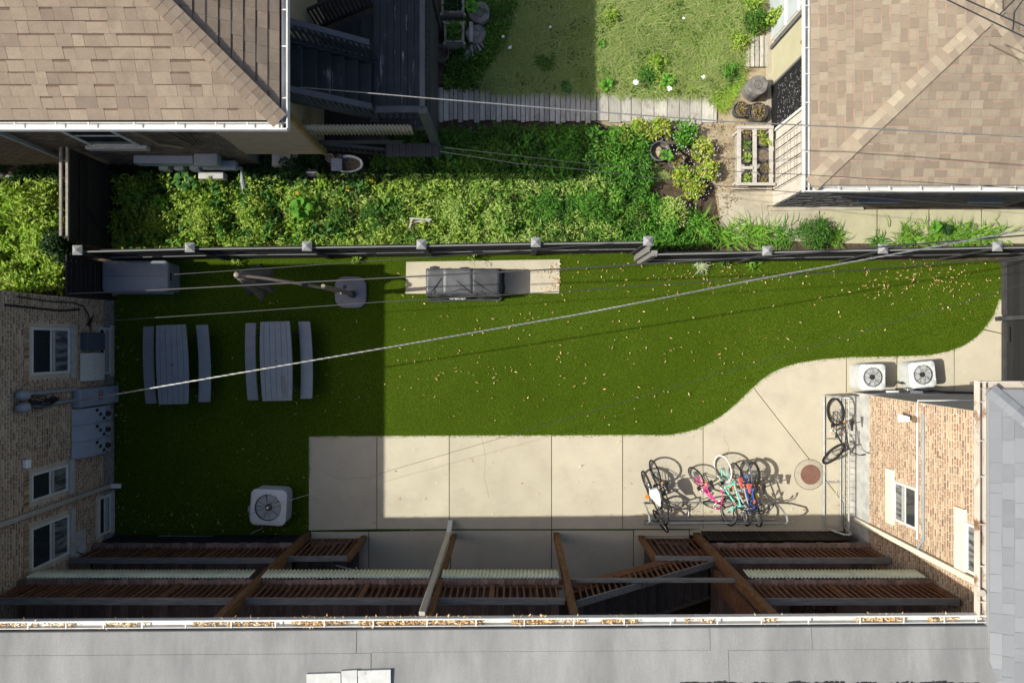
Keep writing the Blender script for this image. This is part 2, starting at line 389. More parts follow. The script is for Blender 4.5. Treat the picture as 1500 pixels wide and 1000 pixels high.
silver = paint('silver paint', (.38,.38,.39)); red = paint('coral red vinyl', (.60,.10,.085)); white_p = paint('white plastic', (.78,.78,.76)); orange = paint('orange reflector', (.75,.22,.03)); yellow = paint('yellow plastic', (.72,.42,.02))
iron = mat('rusty iron lid', (.20,.105,.08), (.155,.08,.062), 8, .75, .4, 60)
cable_l = mat('pale twisted cable', (.22,.22,.214), (.13,.13,.125), 40, .5, metal=.3)
cable_d = mat('dark cable', (.032,.032,.034), None, rough=.6)
pot_m = mat('black plastic pot', (.045,.046,.048), (.065,.065,.066), 5, .55)
pot_g = mat('grey plastic pot', (.13,.13,.135), (.10,.10,.105), 5, .6)
pot_soil = mat('potting soil', (.10,.075,.055), (.19,.15,.11), 14, .95, 1, 60)
bark = mat('grey wood end grain', (.20,.19,.175), (.10,.092,.085), 6, .95, .8, 30, stain=((.30,.28,.25), 4, .5, .7, .6))
shelf_w = mat('flaking white wood', (.46,.43,.385), (.36,.33,.29), 4, .8, .3, 40, stain=((.20,.16,.13), 5, .58, .7, .6))
yellow_wall = mat('pale yellow siding', (.40,.375,.25), (.365,.335,.22), 2, .8, .1, 30)
garage_wall = mat('white washed wall', (.52,.475,.41), (.45,.405,.345), 3, .9, .3, 60, stain=((.34,.28,.22), 3, .56, .75, .6))
block_dark = mat('grey garage masonry', (.17,.165,.16), (.10,.10,.10), 6, .95, .6, 50, grain=(1,1,5))
mesh_black = mat('black shade cloth', (.012,.012,.013), (.02,.02,.021), 9, .8)
earth_leaf = mat('brown leaf', None, cols=[C(120,98,70), C(150,126,94), C(96,80,60)], rough=.85)
leaf_dry = mat('dry leaf', None, cols=[C(222,196,146), C(204,166,110), C(186,138,88), C(232,212,168), C(164,120,78)], c2=None, rough=.8)
petal = mat('white petal', (.8,.8,.78), None, rough=.7)
petal_y = mat('orange petal', (.75,.33,.02), None, rough=.7)
G = lambda *cs: [tuple(x*.92 for x in C(*c)) for c in cs]
turf_m = leaf_mat('turf blade', [(.124,.202,.016),(.136,.218,.018),(.112,.184,.013),(.154,.232,.028),(.126,.204,.016)], patch=(.088,.150,.009), trans=.42, pscale=.38, spec=.0)
meadow_m = leaf_mat('meadow blade', [(.25,.34,.08),(.30,.40,.11),(.17,.28,.05),(.42,.44,.20),(.24,.34,.07),(.52,.49,.28)], patch=(.31,.36,.13), trans=.35, pscale=.9)
lime_m = leaf_mat('lime leaf', [(.22,.38,.035),(.30,.48,.055),(.11,.25,.02),(.42,.54,.09),(.24,.40,.045),(.46,.52,.16)], patch=(.34,.42,.09), pscale=1.4)
mid_m = leaf_mat('mid green leaf', [(.085,.19,.022),(.11,.24,.03),(.06,.15,.018),(.17,.29,.045),(.09,.20,.03)], patch=(.06,.14,.025), pscale=1.2)
fern_m = leaf_mat('ferny leaf', [(.10,.28,.03),(.15,.37,.04),(.075,.22,.025),(.23,.42,.07)], patch=(.05,.13,.03), pscale=1.2)
dry_m = leaf_mat('greying leaf', [(.30,.43,.08),(.42,.52,.15),(.17,.31,.04),(.52,.56,.24),(.32,.46,.08)], patch=(.24,.40,.06), pscale=1.6)
gold_m = leaf_mat('gold leaf', [(.46,.46,.06),(.32,.44,.05),(.16,.32,.03),(.52,.48,.12),(.20,.36,.04),(.40,.28,.08)], trans=.3)
dark_m = leaf_mat('dark leaf', [(.02,.055,.015),(.03,.075,.02),(.016,.045,.012),(.04,.09,.03)], trans=.25)
bigleaf_m = leaf_mat('broad leaf', [(.10,.28,.03),(.13,.33,.035),(.08,.23,.03)], trans=.35)
hosta_m = leaf_mat('hosta leaf', [(.05,.14,.03),(.07,.18,.035),(.04,.11,.025)], trans=.3)
varie_m = leaf_mat('variegated leaf', [(.42,.46,.30),(.30,.38,.18),(.5,.52,.40)], trans=.3)
lily_m = leaf_mat('strap leaf', [(.14,.32,.03),(.20,.38,.05),(.11,.27,.025),(.27,.42,.08)], trans=.35)
dryplant_m = leaf_mat('dry plant', [(.20,.16,.08),(.27,.20,.10),(.15,.15,.05),(.22,.12,.07)], trans=.2)
purple_m = leaf_mat('pale flower', [(.50,.47,.56),(.6,.58,.62)], trans=.2)

# ------------------------------------------------------------------ the setting: ground
g = M(); g.poly([(-60,-60,-.16),(60,-60,-.16),(60,60,-.16),(-60,60,-.16)])
build(g, 'ground', soil, kind='structure')
g = M(); g.poly([(-9.75,-4.75,-.012),(12.4,-4.75,-.012),(12.4,1.98,-.012),(3.1,1.98,-.012),(3.0,2.16,-.012),(-9.75,1.98,-.012)])
build(g, 'lawn', turf_base_m, kind='structure')
gard = gp((-400,222),(660,-120),(1130,-120),(1130,300),(1700,300),(1700,376),(960,376),(105,384),(-400,384))
g = M(); g.poly([(x,y,-.02) for x,y in gard]); build(g, 'garden_soil', soil, kind='structure')
yard = gp((655,-140),(1128,-140),(1105,60),(1068,130),(1040,140),(655,140))
g = M(); g.poly([(x,y,-.008) for x,y in yard]); build(g, 'grass_yard', mat('yard thatch', (.035,.055,.012), (.06,.07,.025), 3, .95, .7, 90), kind='structure')
# sandy dirt and concrete walk behind the garage
g = M(); g.poly([(x,y,-.004) for x,y in gp((870,178),(1048,170),(1040,128),(1085,70),(1095,-40),(1130,-40),(1130,310),(1055,330),(1040,235),(1010,190),(900,187))])
build(g, 'dirt_path', dry_soil, kind='structure')
g = M(); g.prism(gp((1052,282),(1128,282),(1128,303),(1200,304),(1200,354),(1085,352),(1056,330)), -.05, .006); build(g, 'concrete_walk', concrete_old, kind='structure')
walk = bpy.data.objects['concrete_walk']
for a, b_ in ((1202,1284),(1286,1360),(1362,1437),(1439,1512),(1514,1600)):
    g = M(); g.prism(gp((a,307),(b_,307),(b_,357),(a,356)), -.05, .004)
    build(g, 'slab', mat('alley slab', (.44,.41,.27), (.37,.345,.23), 2.2, .9, .4, 90, speck=((.24,.22,.15), 70, .4)) if a == 1202 else bpy.data.materials['alley slab'], walk)
g = M(); g.prism(gp((1128,302),(1262,303),(1264,308),(1128,309)), 0, .06); build(g, 'curb', concrete_old, walk)

# patio: one concrete floor, each slab its own piece
patio = thing('concrete_patio', 'pale concrete patio and path curving along the artificial lawn', 'patio', (0,0,0))
del patio['category']; patio['kind'] = 'structure'
curve = [(980,636),(1003,632),(1022,627),(1042,617),(1062,604),(1082,587),(1098,571),(1113,557),(1130,545),(1150,536),(1172,530),(1200,525.5),(1240,522.5),(1285,521.5),(1330,521),(1362,519),(1390,514),(1412,505),(1430,493),(1445,477),(1456,460),(1464,438)]
def cut(a, b_): return [p for p in curve if a < p[0] < b_]
def cy(x):
    for p, q in zip(curve, curve[1:]):
        if p[0] <= x <= q[0]: return p[1]+(q[1]-p[1])*(x-p[0])/(q[0]-p[0])
slabs = [[(452,638),(552,637.5),(552,775),(452,777)], [(552,637.5),(658,637),(658,775),(552,775)], [(658,637),(808,636.5),(808,775),(658,775)],
  [(808,636.5),(912,636),(912,775),(808,775)], [(912,636)]+cut(912,1030)+[(1030,cy(1030)),(1030,775),(912,775)],
  [(1030,cy(1030))]+cut(1030,1103)+[(1103,cy(1103)),(1236,737),(1236,784),(1010,784),(1010,776.5),(1030,775)],
  [(1103,cy(1103))]+cut(1103,1240)+[(1240,cy(1240)),(1240,574),(1252,574),(1252,784),(1239,784),(1239,740)],
  [(1240,cy(1240))]+cut(1240,1314)+[(1314,cy(1314)),(1314,578),(1240,578)], [(1314,cy(1314))]+cut(1314,1398)+[(1398,cy(1398)),(1398,578),(1314,578)],
  [(1398,cy(1398))]+cut(1398,1440)+[(1440,cy(1440)),(1470,489),(1470,578),(1398,578)], [(1440,cy(1440))]+cut(1440,1463.9)+[(1464,438),(1470,438),(1470,489)],
  [(455,778),(540,778),(540,880),(455,880)], [(540,778),(660,776),(660,880),(540,880)], [(660,776),(808,776),(808,880),(660,880)], [(808,776),(928,776),(928,880),(808,880)], [(928,776),(1010,776),(1010,785),(928,785)], [(928,785),(1010,785),(1010,880),(928,880)]]
bed = M()
for sl in slabs:
    pts = gp(*sl); cx = sum(p[0] for p in pts)/len(pts); cy_ = sum(p[1] for p in pts)/len(pts)
    q = []
    for i, p in enumerate(pts):            # inset for the joint
        d = Vector((p[0]-cx, p[1]-cy_)); L = d.length; q.append((p[0]-d.x/L*.014, p[1]-d.y/L*.014))
    build(M().prism(q, -.11, RNG.uniform(-.001,.001)), 'slab', concrete, patio)
    bed.prism(pts, -.14, -.022)
build(bed, 'joint_bed', joint_dirt, patio)
lawn_hole = gp((452,638),*curve,(1470,438),(1470,600),(1250,600),(1250,790),(452,790))
pad_px = [(595,383.5),(820,380),(819,429.5),(594,430)]
pad = build(M().prism(gp(*pad_px), -.11, .002), 'grill_pad', concrete, kind='structure')

# turf blades
def turf():
    poly = [(-9.74,-4.75),(12.0,-4.75),(12.0,1.95),(3.1,1.95),(3.0,2.12),(-9.74,1.95)]
    n = 430000; p = sample_poly(poly, int(n*1.3))
    bad = in_poly(p[:,0], p[:,1], lawn_hole) | in_poly(p[:,0], p[:,1], gp(*pad_px)) | ((p[:,1] < -4.62))
    p = p[~bad][:n]; n = len(p)
    pos = np.stack([p[:,0], p[:,1], np.full(n, -.012)], 1)
    d = rand_dirs(n, .45); d[:,2] = np.abs(d[:,2])+.08
    return blades('turf_grass', pos, d, RNG.uniform(.028,.046,n), RNG.uniform(.004,.008,n), turf_m, kind='stuff', bend=.35)
turf()
def turf_edge():
    cv = [P(*q) for q in [(452,700),(452,638),(700,637),(980,636)]+curve[1:]+[(1467,430)]]; pts = []
    for a, b_ in zip(cv, cv[1:]):
        k = int((b_-a).length*420); t = RNG.random(k)
        pts.append(np.stack([a.x+(b_.x-a.x)*t, a.y+(b_.y-a.y)*t], 1)+RNG.normal(0,.012,(k,2))*(1+1.5*np.sin(t*9)[:,None]**2))
    p = np.concatenate(pts); n = len(p); d = rand_dirs(n,.35)
    blades('turf_fringe', np.stack([p[:,0],p[:,1],np.full(n,-.004)],1), d, RNG.uniform(.03,.065,n), RNG.uniform(.004,.008,n), turf_m, kind='stuff', bend=.5)
turf_edge()
# hairline cracks in two slabs and a rust bleed, thin raised grout of dirt
for pts in (((705,640),(712,672),(709,700),(718,735)),((1060,640),(1068,655),(1064,671),(1076,700)),((470,690),(500,702),(545,698))):
    q = M(); pp = [P(a,b_,.0012) for a,b_ in pts]; fine = []
    for a, b_ in zip(pp, pp[1:]):
        for k in range(6): v_ = a.lerp(b_,k/6); fine.append(v_+Vector((RNG.normal(0,.008),RNG.normal(0,.008),0)))
    for a, b_ in zip(fine, fine[1:]): q.beam(a,b_,.0045,.0012)
    build(q, 'crack', joint_dirt, patio)
# ------------------------------------------------------------------ apartment building round the court
apt = thing('apartment_building', 'brick apartment building wrapping three sides of the lawn under grey roofs', 'building', (-9.75,-7,0))
WX, EX, SY = -9.75, 8.33, -6.7
def eaveY(x): return -4.63 + .0066*(x-1)
# walls: west wing faces east, east wing faces west, south range between
w_ = M(); w_.box(-16,WX,-12,.97,.42,5.6); build(w_, 'wall', mortar, apt)
w_ = M(); w_.box(EX,18,-12,-1.25,.8,5.25); build(w_, 'wall', mortar, apt)
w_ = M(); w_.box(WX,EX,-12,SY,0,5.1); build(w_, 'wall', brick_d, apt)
build(M().box(-16,WX+.012,-12,.985,-.1,.42), 'footing', rough_base, apt)
build(M().box(EX-.02,18,-12,-1.23,-.1,.8), 'footing', render_grey, apt)
win_w = [(-.69,.29,1.68,2.88),(-.78,.33,.16,.62),(-3.26,-2.68,1.74,2.88),(-4.66,-3.78,1.70,2.88),(-4.6,-3.68,.14,.62)]
win_e = [(-3.88,-3.02,1.84,2.68),(-4.2,-3.3,4.2,5.1)]
def brick_wall(face, sgn, y0, y1, z0, z1, holes, L=.160, hh=.074):
    out = []; r = 0; z = z0+.008
    while z+hh*.7 < z1:
        y = y0-(L*.5 if r % 2 else 0)-RNG.uniform(0,.03); zc = z+hh*.3
        header = (r % 6 == 5)
        while y < y1:
            l = (L*.55 if header else L)*RNG.uniform(.96,1.04); a = max(y, y0); b = min(y+l-.024, y1)
            segs = [(a,b)]
            for h in holes:
                if h[2]-.02 < zc < h[3]+.02:
                    ns = []
                    for s in segs:
                        if s[1] < h[0] or s[0] > h[1]: ns.append(s)
                        else:
                            if s[0] < h[0]-.03: ns.append((s[0],h[0]))
                            if s[1] > h[1]+.03: ns.append((h[1],s[1]))
                    segs = ns
            for s in segs:
                if s[1]-s[0] > .035:
                    out.append(frame_mat((face-sgn*.004,(s[0]+s[1])/2,zc),(0,1,0),(0,0,1) ,(sgn,0,0), s[1]-s[0], hh*.56*RNG.uniform(.88,1.06), .004+RNG.uniform(.007,.014)))
            y += l
        z += hh; r += 1
    return out
holes_w = [(a-.09,b+.09,c-.2,d+.05) if c > 1 else (a-.05,b+.05,c-.2,d+.05) for a,b,c,d in win_w]
bw = brick_wall(WX, 1, -6.6, .96, .43, 4.1, holes_w)
holes_e = [(a-.02,b+.02,c-.3,d+.03) for a,b,c,d in win_e]
be = brick_wall(EX, -1, -6.6, -1.26, .81, 5.2, holes_e)
half = lambda L_: sorted(L_, key=lambda m: (-m[2][3]))
pieces(apt, 'brick', bw+be, UNIT_BOX, brick_m, 300)
# headers over the west windows: bricks on end
sold = []
for (a,b,c,d) in win_w:
    if c > 1:
        y = a-.08
        while y < b+.08: sold.append(frame_mat((WX-.004,y,d+.13),(0,1,0),(0,0,1),(1,0,0),.06,.15,.02)); y += .078
pieces(apt, 'header_brick', sold, UNIT_BOX, brick_m)
def window(parent, face, sgn, y0, y1, z0, z1, sill=True, vertical_bar=True, depth=.10, surround=None):
    fx = face-sgn*.0
    fr = M(); t = .055; xi, xo = sorted((fx-sgn*.05, fx+sgn*.028))
    fr.box(xi,xo,y0,y1,z0,z0+t); fr.box(xi,xo,y0,y1,z1-t,z1); fr.box(xi,xo,y0,y0+t,z0+t,z1-t); fr.box(xi,xo,y1-t,y1,z0+t,z1-t)
    zm = (z0+z1)/2
    xm0, xm1 = sorted((fx-sgn*.04, fx+sgn*.02))
    if vertical_bar: fr.box(xm0,xm1,y0+t,y1-t,zm-.024,zm+.024)
    else: ym = (y0+y1)/2; fr.box(xm0,xm1,ym-.02,ym+.02,z0+t,z1-t)
    wn = build(fr, 'window', frame_m, parent, bevel=.004)
    px0, px1 = sorted((fx+sgn*.004, fx+sgn*.010))
    if vertical_bar:
        build(M().box(px0,px1,y0+t+.002,y1-t-.002,z0+t+.002,zm-.026), 'pane', glass_c, wn)
        build(M().box(px0,px1,y0+t+.002,y1-t-.002,zm+.026,z1-t-.002), 'pane', glass, wn)
    else:
        build(M().box(px0,px1,y0+t+.002,ym-.022,z0+t+.002,z1-t-.002), 'pane', glass, wn)
        build(M().box(px0,px1,ym+.022,y1-t-.002,z0+t+.002,z1-t-.002), 'pane', glass, wn)
    # curtain edge seen behind the upper pane, sash strip
    c0, c1 = sorted((fx+sgn*.012, fx+sgn*.015))
    build(M().box(c0,c1,y0+t+.01,y1-t-.01,zm-.13,zm-.05) if vertical_bar else M().box(c0,c1,y0+t+.01,y0+t+.1,z0+t,z1-t), 'sash', blind_m, wn)
    if sill:
        s0, s1 = sorted((fx-sgn*.02, fx+sgn*.075))
        build(M().box(s0,s1,y0-.09,y1+.09,z0-.15,z0-.004), 'sill', stone_m, wn, bevel=.006)
    return wn
for i,(a,b,c,d) in enumerate(win_w): window(apt, WX, 1, a, b, c, d, sill=(c > 1))
for a,b,c,d in win_w:
    if c < 1: build(M().box(WX-.02,WX+.05,a-.06,b+.06,c-.12,c-.004), 'sill', stone_m, apt, bevel=.005)
for a,b,c,d in win_e:
    wn = window(apt, EX, -1, a, b, c, d, sill=False)
    build(M().box(EX-.05,EX+.02,a-.12,b+.22,c-.29,c-.004), 'sill', cream, wn, bevel=.006)
# ---- roofs
r_ = M(); x0, x1 = -16, 9.4
r_.add([(x0,eaveY(x0)-.165,5.28),(9.35,eaveY(9.35)-.165,5.28),(9.35,-13,6.1),(x0,-13,6.1),(x0,eaveY(x0)-.165,5.14),(9.35,eaveY(9.35)-.165,5.14),(9.35,-13,5.3),(x0,-13,5.3)],
       [(0,3,2,1),(4,5,6,7),(0,1,5,4),(1,2,6,5),(3,0,4,7)])
south_roof = build(r_, 'roof', rollroof, apt)
def rz(y): return 5.28 + (-4.75-y)*.82/8.25
# overlapping roofing sheets with visible laps
lap = M()
def sheet(xa, xb, ya, yb, h): 
    lap.add([(xa,ya+eaveY(xa)+4.63,rz(ya)+h),(xb,ya+eaveY(xb)+4.63,rz(ya)+h),(xb,yb+eaveY(xb)+4.63,rz(yb)+h),(xa,yb+eaveY(xa)+4.63,rz(yb)+h),
             (xa,ya+eaveY(xa)+4.63,rz(ya)+h-.012),(xb,ya+eaveY(xb)+4.63,rz(ya)+h-.012),(xb,yb+eaveY(xb)+4.63,rz(yb)+h-.012),(xa,yb+eaveY(xa)+4.63,rz(yb)+h-.012)],
            [(0,3,2,1),(0,1,5,4),(1,2,6,5),(2,3,7,6),(3,0,4,7)])
for (xa,xb,ya,yb) in ((-10,-2.35,-5.17,-6.2),(-2.335,3.6,-5.155,-6.2),(3.61,8.3,-5.16,-6.2),(-10,-2.6,-4.80,-5.163),(-2.59,3.3,-4.80,-5.15),(3.31,5.0,-4.80,-5.153),(5.01,8.26,-4.80,-5.155)):
    lap = M(); sheet(xa,xb,ya,yb,.014+ (0 if ya > -5 else -.004)-.006); build(lap, 'roofing_sheet', rollroof, apt)
# tar seam and white coated patch at the bottom edge
sm = M()
for i in range(150):
    x = 2.8+i*.033+RNG.uniform(-.01,.01); y = -5.665+.012*math.sin(i*.35)+.008*math.sin(i*.11)+RNG.uniform(-.012,.012)
    sm.obox((x,y,rz(y)+.012),(.022*RNG.uniform(.6,1.3),0,0),(0,.012*RNG.uniform(.5,2),0),(0,0,.006))
build(sm, 'tar_seam', tar, apt, kind='stuff')
for xa, xb, yt in ((450,500,984.5),(501,524,980),(525,573,979.5)):
    a = P(xa,yt,5.35); b = P(xb,yt-1.5,5.35)
    build(M().add([(a.x,a.y,5.405),(b.x,b.y,5.405),(b.x+.01,-6.1,5.44),(a.x+.03,-6.1,5.44),(a.x,a.y,5.36),(b.x,b.y,5.36),(b.x+.01,-6.1,5.36),(a.x+.03,-6.1,5.36)],
                  [(0,3,2,1),(0,1,5,4),(1,2,6,5),(2,3,7,6),(3,0,4,7)]), 'roof_patch', white_coat, apt)
# west wing roof (just out of frame, shades the lawn)
h = M(); ex, ny = -9.25, 1.46; d = 3.2
h.add([(ex,ny,5.72),(ex,-12,5.72),(ex-d,-12,6.6),(ex-d,ny-d,6.6),(ex-2*d,ny,5.72),(ex-2*d,-12,5.72),
       (ex,ny,5.58),(ex,-12,5.58),(ex-2*d,ny,5.58),(ex-2*d,-12,5.58)],[(0,3,2,1),(0,4,3),(4,5,2,3),(6,7,9,8),(0,1,7,6),(4,0,6,8)])
build(h, 'roof', shingle_g, apt)
# east wing roof: hip with grey shingles
ex, ny, ez, sl = 7.95, -.80, 5.33, .34
h = M(); d = 3.4
h.add([(ex,ny,ez),(ex,-13,ez),(ex+d,-13,ez+sl*d),(ex+d,ny-d,ez+sl*d),(ex+2*d,ny,ez),(ex,ny,ez-.16),(ex,-13,ez-.16),(ex+2*d,ny,ez-.16),(ex+2*d,-13,ez-.16),(ex+2*d,-13,ez)],
      [(0,3,2,1),(0,4,3),(5,6,8,7),(1,0,5,6),(0,4,7,5),(4,9,2,3)])
build(h, 'roof', shingle_g, apt)
def slope_tabs(E0, u, vdir, n, umax, vmax, ex_, wr, t, left=None, right=None, cover=(.75,1.0), shade=.6):
    """rows of tabs up a slope; left(v)/right(v) limit u; E0 eave start"""
    out = []; u = Vector(u); v = Vector(vdir).normalized(); n = Vector(n).normalized(); rows = int(vmax/ex_)
    for r in range(rows):
        v0 = r*ex_; vm = v0+ex_/2
        a = left(vm) if left else 0; b = right(vm) if right else umax
        x = a-RNG.uniform(0,wr[1])
        while x < b:
            l = RNG.uniform(*wr); p, q = max(x,a), min(x+l,b); x += l+.004
            if q-p < .03: continue
            k = 1.0 if RNG.random() > shade else RNG.uniform(*cover)
            ln = ex_*k
            c = Vector(E0)+u*(p+q)/2+v*(v0+ln/2)+n*.002
            out.append(frame_mat(c,u,v,n,q-p,ln,t*RNG.uniform(.8,1.15)))
    return out
n_w = Vector((-sl,0,1)); vd = Vector((1,0,sl))
tabs = slope_tabs((ex,ny,ez),(0,-1,0),vd,n_w,9,1.05,.178,(.16,.46),.014,left=lambda v: v*.947,right=lambda v: 6.2, cover=(.92,1))
vd2 = Vector((0,-1,sl))
tabs += slope_tabs((ex,ny,ez),(1,0,0),vd2,(0,sl,1),2.2,.8,.178,(.16,.46),.014,left=lambda v: v*.947, cover=(.92,1))
pieces(apt, 'shingle', tabs, UNIT_TAB, shingle_g, 300)
def hip_caps(parent, p0, p1, wd, step, mt, t=.03):
    p0 = Vector(p0); p1 = Vector(p1); d = p1-p0; L = d.length; v = d.normalized(); u = v.cross(Vector((0,0,1))).normalized(); n = u.cross(v)
    out = []; s = 0
    while s < L: out.append(frame_mat(p0+v*(s+step/2)+n*(t*.6),u,v,n,wd,step,t*.5)); s += step
    pieces(parent, 'ridge_cap', out, UNIT_CAP, mt, 300)
hip_caps(apt, (ex,ny,ez+.012), (ex+1.9,ny-1.9,ez+sl*1.9+.012), .24, .17, shingle_g, .034)
# gutters
def gutter(parent, p0, p1, out, wd, mt, straps, inner=None, depth=.1, lip=.022):
    """p0,p1 along the roof edge (z = lip height); out = unit vector away from the roof"""
    p0 = Vector(p0); p1 = Vector(p1); o = Vector(out); d = (p1-p0).normalized(); L = (p1-p0).length
    z = Vector((0,0,1)); m = M(); mid = (p0+p1)/2
    m.obox(mid+o*wd-z*depth/2, d*L/2, o*.006, z*depth/2)
    m.obox(mid+o*(wd-.008)+z*.008, d*L/2, o*lip/2, z*.008)
    m.obox(mid+o*.012-z*depth/2, d*L/2, o*.006, z*depth/2)
    m.obox(mid+o*wd/2-z*(depth-.004), d*(L/2-.002), o*(wd/2-.007), z*.004)
    gt = build(m, 'gutter', mt, parent)
    for s in straps:
        c = p0+d*s+o*wd/2
        build(M().obox(c+z*.004, d*.011, o*(wd/2-.004), z*.004), 'gutter_strap', mt if inner is None else inner, gt)
    return gt
xs = [(px-750)*.0114 for px in (38,94,149,206,270,337,402,474,546,625,697,768,841,915,983,1052,1117,1186,1262,1326,1386,1433)]
pl = Vector((-9.9,eaveY(-9.9)-.135,5.25)); prr = Vector((7.95,eaveY(7.95)-.135,5.25))
build(M().beam(pl+Vector((0,-.02,-.11)), prr+Vector((0,-.02,-.11)), .05, .10), 'sun_block_board', grey_rail, apt)  # added board, stops sun leaking between gutter and roof edge
south_gutter = gutter(apt, pl, prr, (0,1,0), .135, white_m, [x-pl.x for x in xs if x > pl.x])
we = gutter(apt, (7.95,-.66,5.26), (7.95,-4.66,5.26), (-1,0,0), .135, rusty, [.35,1.0,1.6,2.4,3.1,3.7])
ng = gutter(apt, (7.83,-.80,5.26), (13.5,-.80,5.26), (0,1,0), .13, rusty, [.9,2.2])
el = M(); el.cyl((7.86,-4.2),.055,5.2,5.30,14); build(el, 'drain_elbow', beige_m, apt)
# downspouts
def spout(px, mt, x, y, z0, z1, kick, w_=.075, d_=.055, name='downspout', off=.07):
    m = M(); m.box(x-w_/2,x+w_/2,y-d_/2,y+d_/2,z0,z1); o = build(m, name, mt, apt, bevel=.012); return o
ds = spout(0, beige_m, WX+.065, -3.47, .2, 5.5, 0, .08, .10)
build(M().beam((WX+.07,-3.47,.26),(WX+.26,-3.50,.13),.10,.08), 'spout_shoe', white_m, ds)
ds = spout(0, cream, EX-.06, -4.28, .25, 5.2, 0, .08, .11)
ds = spout(0, beige_m, -1.52, -4.60, .25, 5.16, 0, .11, .08)
build(M().beam((-1.52,-4.60,.32),(-1.50,-4.37,.07),.11,.085), 'spout_shoe', white_m, ds, bevel=.01)
# debris caught in the gutter
def gutter_litter():
    dens = [(-9.5,-7.3,150),(-6.9,-6.2,60),(-5.4,-4.0,170),(-3.7,-2.75,230),(-2.6,-.5,620),(.0,.75,230),(.85,1.2,40),(1.5,2.1,110),(2.9,3.4,40),(4.1,4.6,25),(5.8,6.6,110),(7.0,7.5,50)]
    pos = []; 
    for a,b,k in dens:
        x = RNG.uniform(a,b,k); y = np.array([eaveY(q) for q in x])-.135+RNG.uniform(.03,.115,k); pos.append(np.stack([x,y,RNG.uniform(5.165,5.225,k)],1))
    pos = np.concatenate(pos); n = len(pos)
    d = rand_dirs(n,.1); nr = rand_dirs(n,2.0)
    o = leaves('gutter_litter', pos, d, nr, RNG.uniform(.05,.1,n), RNG.uniform(.015,.032,n), leaf_dry, south_gutter, kind='stuff', fold=.3)
gutter_litter()
# conduits and pipes on the east wing wall
cd = M(); cd.tube([(EX-.03,-1.42,2.72),(EX-.03,-4.05,2.72)],.022,8); build(cd, 'conduit', white_m, apt)
cd = M(); cd.tube([(EX-.03,-1.46,2.92),(EX-.03,-4.02,2.92),(EX-.05,-4.1,2.85),(EX-.05,-4.3,2.72)],.026,8); build(cd, 'conduit', grey_pvc, apt)
cd = M(); cd.tube([(EX-.03,-1.42,2.72),(EX-.02,-1.21,2.72),(11.5,-1.21,2.74)],.018,6); build(cd, 'conduit', white_m, apt)
# black lines and white vents on the north face of the east wing
cd = M(); cd.tube([(9.4,-.98,.2),(9.7,-1.12,.5),(10.2,-1.2,.7),(11.2,-1.21,.8)],.02,6); cd.tube([(9.3,-.98,.12),(10.0,-1.19,.35),(11.0,-1.21,.42)],.014,6); build(cd, 'refrigerant_line', black_m, apt)
for x in (9.05, 9.62): build(M().box(x-.14,x+.14,-1.25,-1.17,.42,.5), 'wall_vent', white_p, apt, bevel=.01)
# cables hung on the west wing wall
cb = M(); cb.tube([(WX+.03,.80,1.2),(WX+.03,.86,1.6),(WX+.04,.84,2.3),(WX+.04,.88,3.3)],.014,6); cb.tube([(WX+.03,.72,1.35),(WX+.03,.66,2.0),(WX+.03,.70,3.6)],.022,6)
cb.tube([(WX+.03,.80,1.22),(WX+.05,.6,1.05),(WX+.05,.3,.98),(WX+.03,.22,.95)],.014,6)
for k in range(4): cb.tube([(WX+.04,.62-.05*k,.85+.05*k),(WX+.06,.5-.04*k,.95+.06*k),(WX+.05,.36,1.0+.05*k)],.01,5)
build(cb, 'wall_cable', black_m, apt)
cb = M(); cb.tube([(WX+.04,-5.9,.75),(WX+.05,-4.95,1.0),(WX+.04,-4.7,1.45),(WX+.03,-4.62,1.62)],.012,6); build(cb, 'wall_cable', black_m, apt)
lv = M(); lv.box(WX-.01,WX+.03,-4.95,-4.25,1.12,1.52)
build(lv, 'vent_panel', stone_m, apt)
for k in range(5): build(M().box(WX+.031,WX+.04,-4.9+.13*k,-4.82+.13*k,1.16,1.48), 'vent_slat', stone_m, apt)

# ---- things fixed to the west wing wall
e1 = thing('electrical_cabinet', 'tall blue grey service cabinet with red labels under two conduits', 'electrical box', (WX,-1.27,.1))
build(M().box(WX+.02,WX+.20,-1.47,-1.06,.12,1.60), 'cabinet', meter_blue, e1, bevel=.012)
for k in (0,1): build(M().box(WX+.201,WX+.204,-1.36,-1.14,.78+.09*k,.82+.09*k), 'warning_label', paint('label red', (.28,.03,.03)) if k == 0 else bpy.data.materials['label red'], e1)
build(M().box(WX+.202,WX+.215,-1.40,-1.12,.24,.34), 'latch', grey_pvc, e1)
mb = thing('meter_bank', 'stack of three blue grey meter cabinets with round electric meters', 'electric meters', (WX,-1.95,.4))
for k in range(3):
    y1 = -1.50-.37*k; y0 = y1-.365
    bx = build(M().add([(WX+.02,y0,.46),(WX+.02,y1,.46),(WX+.02,y1,1.62),(WX+.02,y0,1.62),(WX+.22,y0,.48),(WX+.22,y1,.48),(WX+.22,y1,1.28),(WX+.22,y0,1.28)],
          [(4,5,6,7),(0,1,5,4),(1,2,6,5),(2,3,7,6),(3,0,4,7)]), 'meter_cabinet', meter_blue, mb, bevel=.008)
    for j in range(3):
        yc = y1-.075-.105*j
        build(M().obox((WX+.222,yc-.0,1.02-.13*j),(.004,0,0),(0,.035,0),(0,0,.05)), 'breaker_window', black_m, bx)
        mt_ = M(); mt_.tube([(WX+.215,yc-.01,.66),(WX+.30,yc-.01,.66)],.052,12); build(mt_, 'meter', glass if j == 1 else grey_pvc, bx)
sb = thing('junction_box', 'square dark slate junction box above the white wall unit', 'electrical box', (WX,.0,.6))
